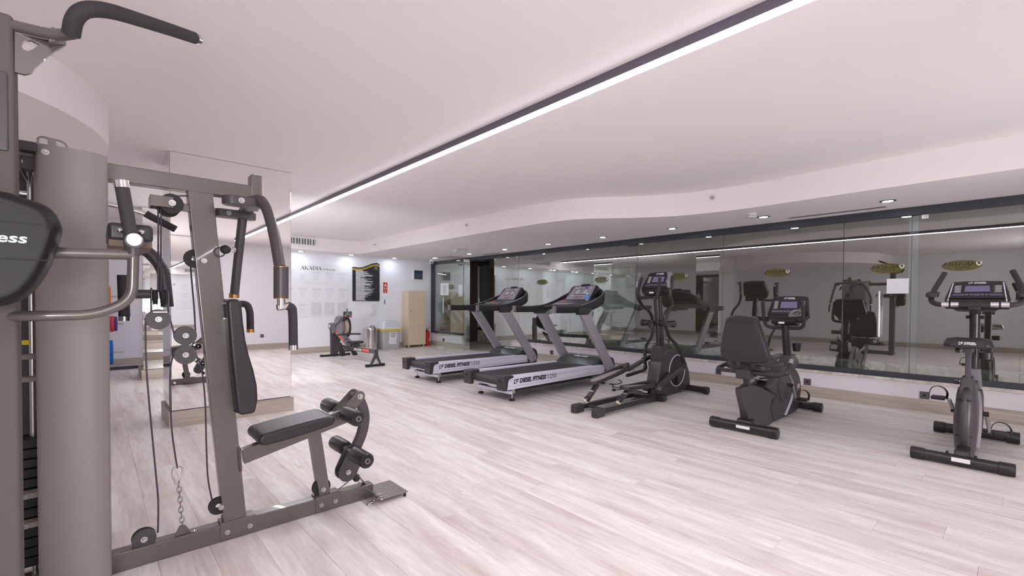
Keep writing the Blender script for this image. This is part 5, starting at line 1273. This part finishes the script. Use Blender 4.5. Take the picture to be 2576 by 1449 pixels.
MB().box(((c4[0] + c5[0]) / 2, YC - .0165, (c4[1] + c5[1]) / 2), (.03, .004, .06), .001).build('block_plate', 'gym_dark', mg)
cb_ = gx_((402, 748), YC)
for q in (-.017, .013): MB().lathe([(.015, -.008), (.036, -.008), (.031, 0), (.036, .008), (.015, .008)], (cb_[0] + q, YC, cb_[1]), 'x', 24).build('pulley', 'rubber', mg)
for q in (-.034, .028): MB().prism(pill((YC, cb_[1] + .02), (YC, cb_[1] - .05), .024), 'yz', cb_[0] + q, cb_[0] + q + .005).build('pulley_fork', 'gym_dark', mg)
MB().box((cb_[0], YC, cb_[1] - .068), (.055, .045, .008), .002).build('fork_plate', 'steel', mg)
cfl = gx_((362, 1360), YC); pulley((cfl[0], cfl[1] + .012), .044, mg)
pulley((.352, 1.402), .044, mg, False, ym=YC); pulley((.443, .175), .042, mg, False, ym=YC); pulley((.948, .135), .05, mg, False, ym=YC + .0)
bolt((.952, YC - .026, .125), (0, -1, 0), .013, mg)
# cables
def cable(pts, y=YC, r=.0036, name='cable', m='cable'):
    P = [g3(a, y) for a in pts]; return MB().tube(smooth(P, 5), r, 7, 0).build(name, m, mg)
cable(((398, 520), (398, 640), (397, 735))); cable(((405, 525), (405, 640), (405, 735)))
cable(((366, 800), (367, 900), (374, 1000), (388, 1150), (398, 1260), (397, 1340)))
cable(((432, 493), (520, 493), (598, 497)), YC - .02)
cable(((427, 800), (434, 825), (440, 850)))
cable(((492, 838), (488, 770), (481, 690), (479, 652)))
cable(((440, 880), (429, 925), (428, 1000), (433, 1090), (446, 1178)))
cable(((492, 890), (507, 930), (516, 1010), (519, 1120), (524, 1210), (541, 1290)))
cable(((556, 1298), (600, 1301), (700, 1284), (805, 1256)))
cable(((828, 1247), (850, 1232), (876, 1212)), r=.0028)
# carabiner and chain down to the beam
ca = V(g3((446, 1196)))
MB().tube(smooth([tuple(ca + V(q)) for q in ((0, 0, .042), (.018, 0, .032), (.02, 0, .012), (.006, 0, -.04), (-.006, 0, -.04), (-.018, 0, .01), (-.016, 0, .034))], 4, True), .0035, 7, closed=True).build('carabiner', 'chrome', mg)
c0, c1 = V(g3((449, 1212))), V(g3((459, 1326)))
for k in range(9):
    c = c0.lerp(c1, (k + .5) / 9); L2 = (c1 - c0).length / 9 * .68; R = []
    for i in range(14):
        a = 2 * PI * i / 14; q = (math.cos(a) * .0085, math.sin(a) * L2); R.append(c + (V((q[0], 0, q[1])) if k % 2 else V((0, q[0], q[1]))))
    MB().tube(R, .0026, 6, closed=True).build('chain_link', 'steel', mg)
MB().cyl(c1, c1 + V((0, 0, -.035)), .004, n=8).build('eye_bolt', 'steel', mg)
tx = c1.x; MB().prism([(tx - .032, .085), (tx + .032, .085), (tx + .012, .125), (tx - .012, .125)], 'xz', YC - .02, YC + .004, .003).build('anchor_plate', 'gym', mg); bolt((tx + .045, YC - .02, .087), (0, 0, 1), .01, mg)
# loose chain and clip lying by the foot plate
def fpt(x, y, z=.006): v = on(x, y, 2, z); return v
for k, p in enumerate(((955, 1243), (958, 1249), (953, 1253), (960, 1256))):
    v = fpt(*p, .036); MB().torus(v, .010, .0024, 'z', 14, 6, .6).build('chain_link', 'steel', mg)
for k, p in enumerate(((930, 1268), (938, 1262), (934, 1257))):
    v = fpt(*p, .004); MB().torus(v, .017 if k < 2 else .010, .003, 'z', 18, 6, .5).build('carabiner', 'chrome', mg)
# press arms
for s, yc_, nm in ((-1, 2.47, 'near'), (1, 2.93, 'far')):
    if s < 0:
        arm = [g3((628, 506), 2.47), g3((655, 500), 2.44), g3((672, 525), 2.38), g3((690, 590), 2.30), g3((704, 672), 2.25)]
        cam = [g3((584, 500), 2.47), g3((640, 508), 2.47)]
    else:
        arm = [g3((612, 528), 2.93), g3((609, 560), 2.95), g3((600, 640), 3.0), g3((589, 746), 3.05)]
        cam = [g3((556, 532), 2.93), g3((628, 532), 2.93)]
    A = MB().tube(arm, .0235, 16, .05).build('press_arm', 'gym_dark', mg)
    MB().prism(pill((cam[0][0], yc_), (cam[1][0] - .01, yc_), .042), 'xy', cam[0][2] - .03, cam[0][2] + .012, .006).build('arm_cam', 'gym_dark', A)
    bolt((cam[0][0] + .03, yc_ - .042, cam[0][2] - .01), (0, -1, 0), .013, A)
    MB().bar((cam[1][0] - .02, yc_, cam[1][2]), (.60, YC, cam[1][2] + .01), .06, .045, .006).build('arm_bridge', 'gym_dark', A)
    if s < 0:
        MB().cyl(g3((707, 672), 2.25), g3((707, 750), 2.25), .031, n=26).build('sleeve', 'gym_dark', A)
        for q in (672, 750):
            v = V(g3((707, q), 2.25)); MB().cyl(v - V((0, 0, .003)), v + V((0, 0, .003)), .0305, n=24).build('brass_ring', 'brass', A)
        bolt(V(g3((704, 668), 2.25)), (0, 0, 1), .014, A)
        MB().cyl(g3((707, 752), 2.25), g3((707, 775), 2.25), .017, n=18).build('chrome_stem', 'chrome', A)
        MB().cyl(V(g3((697, 774), 2.25)), V(g3((727, 769), 2.25)), .0155, n=20, bev=.003).build('chrome_joint', 'chrome', A)
        hd_ = [g3((722, 769), 2.25), g3((735, 774), 2.25), g3((737, 800), 2.25), g3((738, 872), 2.25)]; tip = (g3((738, 868), 2.25), g3((738, 880), 2.25))
    else:
        MB().cyl(V(g3((589, 738), 3.05)), V(g3((589, 750), 3.05)), .026, n=20).build('brass_ring', 'brass', A)
        hd_ = [g3((592, 765), 3.05), g3((622, 764), 3.05), g3((629, 785), 3.05), g3((630, 832), 3.05)]; tip = (g3((630, 828), 3.05), g3((630, 836), 3.05))
    MB().tube(hd_, .0195, 14, .03).build('hand_grip', 'foam', A)
    MB().cyl(*tip, .0205, n=18).build('grip_end', 'chrome' if s < 0 else 'brass', A)
sw = G.Y((566, 628), YC - .03)
MB().ball((sw.x, YC - .04, sw.z), (.024, .022, .022)).build('cable_ball', 'rubber', mg); MB().torus((sw.x + .033, YC - .04, sw.z), .010, .004, 'y', 16, 6).build('cable_eye', 'steel', mg)
MB().torus((sw.x - .025, YC - .04, sw.z - .015), .022, .004, 'y', 16, 6).build('cable_hook', 'gym_dark', mg)
# weight tower
MB().box((-.36, YC, .92), (.09, .07, 1.84), .005).build('tower_post', 'gym', mg)
MB().box((-.23, 2.30, .0425), (.08, .70, .085), .006).build('base_beam', 'gym', mg)
MB().box((-.23, 2.33, 1.70), (.07, .62, .07), .006).build('tower_link', 'gym', mg)
out = smooth([(-.168, 2.445), (-.160, 2.424), (-.135, 2.42), (-.05, 2.42), (-.018, 2.421), (.002, 2.428), (.024, 2.446), (.036, 2.464), (.039, 2.51), (.039, 2.70), (.039, 2.93)], 4)
inn = [(a - .006 if a > -.0 else a + (.003 if a < -.15 else -.002), b + .006) for a, b in out]
sh_ = MB().prism(out + inn[::-1], 'xy', .03, 1.775, 0, 1).build('weight_shroud', 'shroud', mg, ang=50)
MB().tube([(-.156, 2.424, 1.772), (-.153, 2.424, 1.796), (-.145, 2.424, 1.801), (-.095, 2.424, 1.797), (-.082, 2.424, 1.790), (-.076, 2.424, 1.774)], .0035, 7, .006).build('shroud_tab', 'shroud', sh_)
MB().box((-.118, 2.424, 1.785), (.022, .006, .026), .001).build('shroud_tab', 'shroud', sh_)
bolt((-.135, 2.42, 1.745), (0, -1, 0), .011, sh_)
MB().box((-.20, 2.43, 1.755), (.085, .05, .035), .004).build('shroud_bracket', 'gym_dark', mg)
MB().box((-.195, 2.46, 1.70), (.07, .05, .05), .004).build('shroud_bracket', 'gym_dark', mg); bolt((-.205, 2.43, 1.70), (0, -1, 0), .012, mg)
MB().box((-.20, 2.93, .90), (.40, .006, 1.78), .001).build('rear_shade_panel', 'plate', mg)  # black panel puts the shade behind the weight stack into its colour
for k in range(13): MB().box((-.105, 2.62 + .09, .14 + k * .04), (.25, .12, .036), .003, 1).build('weight_plate', 'plate', mg)
for x in (-.195, -.03): MB().cyl((x, 2.71, .03), (x, 2.71, 1.74), .011, n=12).build('guide_rod', 'steel', mg)
for z in (.90, .985): MB().box((-.19, 2.50, z), (.06, .05, .018), .003).build('tower_tab', 'shroud', mg)
MB().box((-.195, 2.48, .96 + .08), (.022, .02, .018), .003).build('selector_tag', 'yellow', mg)
for z in (.47, .36): MB().box((-.19, 2.47, z), (.05, .05, .02), .003).build('tower_tab', 'shroud', mg); bolt((-.20, 2.445, z), (0, -1, 0), .009, mg)
# knee raise station in front
XV = -.236
po = MB().box((XV, 1.98, 1.005), (.135, .10, 2.01), .012, 3).build('station_post', 'gym_matte', mg)
for z in (1.70, 1.79): bolt((XV + .02, 1.93, z), (0, -1, 0), .012, po)
MB().box((XV, 1.928, 1.73), (.11, .012, .22), .004).build('post_plate', 'gym_dark', po)
MB().box((XV, 1.98, .02), (.40, .12, .04), .008).build('station_foot', 'gym', mg)
hw = .162
prof_ = [(-hw * .55, 1.474), (-.05, 1.483), (.05, 1.483), (hw * .55, 1.474), (hw * .86, 1.455), (hw, 1.42), (hw * .98, 1.375), (hw * .86, 1.30), (hw * .68, 1.235), (hw * .45, 1.195), (.0, 1.175), (-hw * .45, 1.195), (-hw * .68, 1.235), (-hw * .86, 1.30), (-hw * .98, 1.375), (-hw, 1.42), (-hw * .86, 1.455)]
prof_ = smooth(prof_, 3, True); cz = 1.33
vp = MB().loft([[(XV + a * k, y, cz + (b - cz) * k) for a, b in prof_] for y, k in ((1.925, .96), (1.91, 1.0), (1.79, 1.0), (1.765, .97), (1.752, .90), (1.75, .84))]).build('back_pad', 'vinyl_dark', mg)
for z in (1.40, 1.305): MB().bar((XV - .14, 1.7505, z), (XV + .14, 1.7505, z), .004, .003, .001).build('pad_seam', 'rubber', vp)
put_text(MB(), 'diesel fitness', (XV - .125, 1.7495, 1.347), XR, ZU, .228, .026, bold=.02, shear=.12).build('lettering', 'white_ink', vp)
for s in (1, -1):
    X = lambda v: XV + s * (v - XV)
    def TP(L_): return [(X(a), b, c) for a, b, c in L_]
    MB().tube(TP([(-.19, 1.95, 1.335), (-.12, 1.90, 1.337), (.088, 1.90, 1.345)]), .017, 14, .04).build('arm_tube', 'gym', mg)
    MB().tube(TP([(-.19, 1.95, 1.150), (-.13, 1.90, 1.153), (.0, 1.90, 1.154), (.085, 1.90, 1.20), (.089, 1.90, 1.35)]), .0155, 14, .07).build('arm_tube', 'gym', mg)
    MB().cyl((X(.09), 1.87, 1.388), (X(.09), 2.05, 1.388), .024, n=22).build('arm_socket', 'gym_dark', mg)
    MB().cyl((X(.09), 1.862, 1.39), (X(.09), 1.872, 1.39), .0215, n=22, bev=.004).build('chrome_cap', 'chrome', mg)
    MB().cyl((X(.09), 1.90, 1.345), (X(.09), 1.90, 1.372), .022, n=18).build('arm_clamp', 'gym_dark', mg)
    g_ = MB().cyl((X(.083), 1.89, 1.40), (X(.062), 1.89, 1.56), .0185, n=18).build('hand_grip', 'foam', mg)
    MB().cyl((X(.0625), 1.89, 1.552), (X(.060), 1.89, 1.574), .0195, n=18).build('grip_end', 'chrome', g_)
    ap = MB().box((X(.087), 2.11, 1.425), (.118, .26, .06), .014, 3).build('arm_pad', 'vinyl', mg)
    MB().box((X(.087), 2.11, 1.388), (.112, .25, .022), .003).build('pad_board', 'brown', ap)
    for q in (-.028, .026): MB().ball((X(.087 + q), 1.972, 1.428), (.011, .012, .009)).build('bolt', 'steel', ap)
    # chin-up bar half with foam grip
    P2 = [on(*a, 1, y) for a, y in (((20, 62), 1.95), ((70, 74), 1.93), ((120, 86), 1.91), ((158, 88), 1.89), ((180, 84), 1.87))]
    MB().tube([(X(v.x), v.y, v.z) for v in P2], .0165, 14, .04).build('chin_bar', 'gym', mg)
    P3 = [on(*a, 1, y) for a, y in (((179, 86), 1.868), ((186, 52), 1.84), ((204, 30), 1.825), ((236, 23), 1.83), ((285, 30), 1.86), ((345, 48), 1.94), ((420, 72), 2.06), ((488, 95), 2.17))]
    cg_ = MB().tube(smooth([(X(v.x), v.y, v.z) for v in P3], 4), .0215, 14, 0).build('chin_grip', 'foam', mg)
    v0, v1 = P3[-2], P3[-1]; d = (v1 - v0).normalized(); a_, b_2 = v1 - d * .004, v1 + d * .022
    MB().cyl((X(a_.x), a_.y, a_.z), (X(b_2.x), b_2.y, b_2.z), .0205, n=18).build('grip_end', 'chrome', cg_)
    gs = [gx_(a, 1.95) for a in ((38, 82), (80, 92), (168, 96), (166, 116), (140, 130), (112, 152), (92, 170), (78, 187), (62, 190), (38, 184))]
    gs = [(X(a), b) for a, b in gs]; hole = [gx_(a, 1.95) for a in ((54, 116), (60, 107), (78, 104), (100, 115), (86, 126), (72, 132), (60, 128))]; hole = [(X(a), b) for a, b in hole]
    # plate with a teardrop hole: two halves around the hole
    gm = MB(); k = 7
    top_ = [gs[9], gs[0], gs[1], gs[2], gs[3], hole[4], hole[3], hole[2], hole[1], hole[0]]
    bot_ = [gs[3], gs[4], gs[5], gs[6], gs[7], gs[8], gs[9], hole[0], hole[6], hole[5], hole[4]]
    for pl_ in (top_, bot_): gm.prism(pl_, 'xz', 1.94, 1.952)
    gm.build('gusset_plate', 'gym', mg)
    MB().prism([gs[2], (gs[2][0] - s * .03, gs[2][1]), (gs[4][0] - s * .012, gs[4][1] + .004), gs[3]], 'xz', 1.90, 1.952).build('gusset_flange', 'gym', mg)
# lat bar behind the tower and the rear press arm
lb_ = MB().tube([(-.45, 2.92, 1.60), (-.28, 2.92, 1.665), g3((275, 514), 2.92), g3((340, 530), 2.92), g3((366, 538), 2.92), g3((385, 548), 2.92)], .0125, 14, .06).build('lat_bar', 'chrome', mg)
MB().tube([g3((366, 537), 2.92), g3((378, 544), 2.92), g3((442, 577), 2.92)], .0175, 14, .02).build('lat_grip', 'foam', lb_)
MB().cyl((-.1, 2.92, 1.655), (-.1, 2.92, 1.80), .004, n=8).build('cable', 'cable', mg); MB().bar((-.36, YC, 1.80), (-.1, 2.94, 1.81), .05, .04, .004).build('lat_arm', 'gym', mg)
MB().tube([g3((318, 612), 2.80), g3((368, 628), 2.80), g3((410, 672), 2.80), g3((421, 772), 2.80)], .0265, 16, .07).build('rear_press_arm', 'gym_dark', mg)
MB().cyl(g3((322, 740), 2.80), g3((392, 740), 2.80), .0215, n=20).build('rear_cross_tube', 'gym_dark', mg)
MB().cyl(g3((309, 692), 2.80), g3((313, 800), 2.80), .0215, n=18).build('rear_grip', 'foam', mg)
MB().cyl(g3((313, 796), 2.80), g3((313, 807), 2.80), .0225, n=18).build('grip_end', 'chrome', mg)
MB().bar((.0, 2.80, 1.40), g3((330, 617), 2.80), .05, .05, .006).build('rear_arm_root', 'gym_dark', mg)

# ============================================================ PLATE RACK at the back
rk = thing('plate_rack', 'floor standing storage rack with steel pegs for weight plates by the back wall', 'rack', (-.1, 10.4, 0))
MB().box((-.1, 10.38, .03), (1.28, .05, .05), .004).build('base_bar', 'frame', rk)
MB().box((-.1, 10.38, .0575), (1.28, .03, .005), .001).build('base_strip', 'steel', rk)
MB().box((-.15, 10.55, .03), (.06, .36, .05), .004).build('base_bar', 'frame', rk)
MB().box((-.15, 10.45, .74), (.06, .06, 1.42), .004).build('rack_post', 'frame', rk)
PEG = ((.30, .0), (.79, .0), (1.26, .0))
for z, _ in PEG:
    for s in (1, -1): MB().cyl((-.15 + s * .02, 10.45, z), (-.15 + s * .50, 10.45, z), .014, n=14).build('peg', 'steel', rk)
def wplate(x, z, r, w_, m, lab):
    t = thing('weight_plate', lab, 'weight plate', (x, 10.45, z), 'coloured weight plates on the rack')
    MB().lathe([(.016, -w_ / 2), (.045, -w_ / 2), (.05, -w_ * .32), (r * .78, -w_ * .32), (r * .82, -w_ / 2), (r * .97, -w_ / 2), (r, -w_ * .35), (r, w_ * .35), (r * .97, w_ / 2), (r * .82, w_ / 2), (r * .78, w_ * .32), (.05, w_ * .32), (.045, w_ / 2), (.016, w_ / 2)], (x, 10.45, z), 'x', 36, True).build('disc', m, t)
    MB().torus((x + w_ / 2, 10.45, z), .02, .004, 'x', 18, 6).build('hub_ring', 'steel', t); return t
wplate(.175, .30, .21, .062, 'blue', 'large blue weight plate on the lowest right peg of the rack')
wplate(.150, .79, .14, .045, 'pinkred', 'inner red weight plate on the middle right peg of the rack')
wplate(.200, .79, .14, .045, 'pinkred', 'outer red weight plate next to the purple one on the rack')
wplate(.246, .79, .125, .038, 'purple', 'purple weight plate outermost on the middle right peg')
wplate(.160, 1.26, .17, .045, 'orange', 'orange weight plate on the top right peg of the rack')
wplate(-.36, .30, .21, .062, 'blue', 'inner large blue weight plate on the lowest left peg')
wplate(-.43, .30, .21, .062, 'blue', 'outer large blue weight plate on the lowest left peg')
wplate(-.38, .79, .15, .05, 'green', 'green weight plate on the middle left peg of the rack')
wplate(-.38, 1.26, .17, .045, 'orange', 'orange weight plate on the top left peg of the rack')
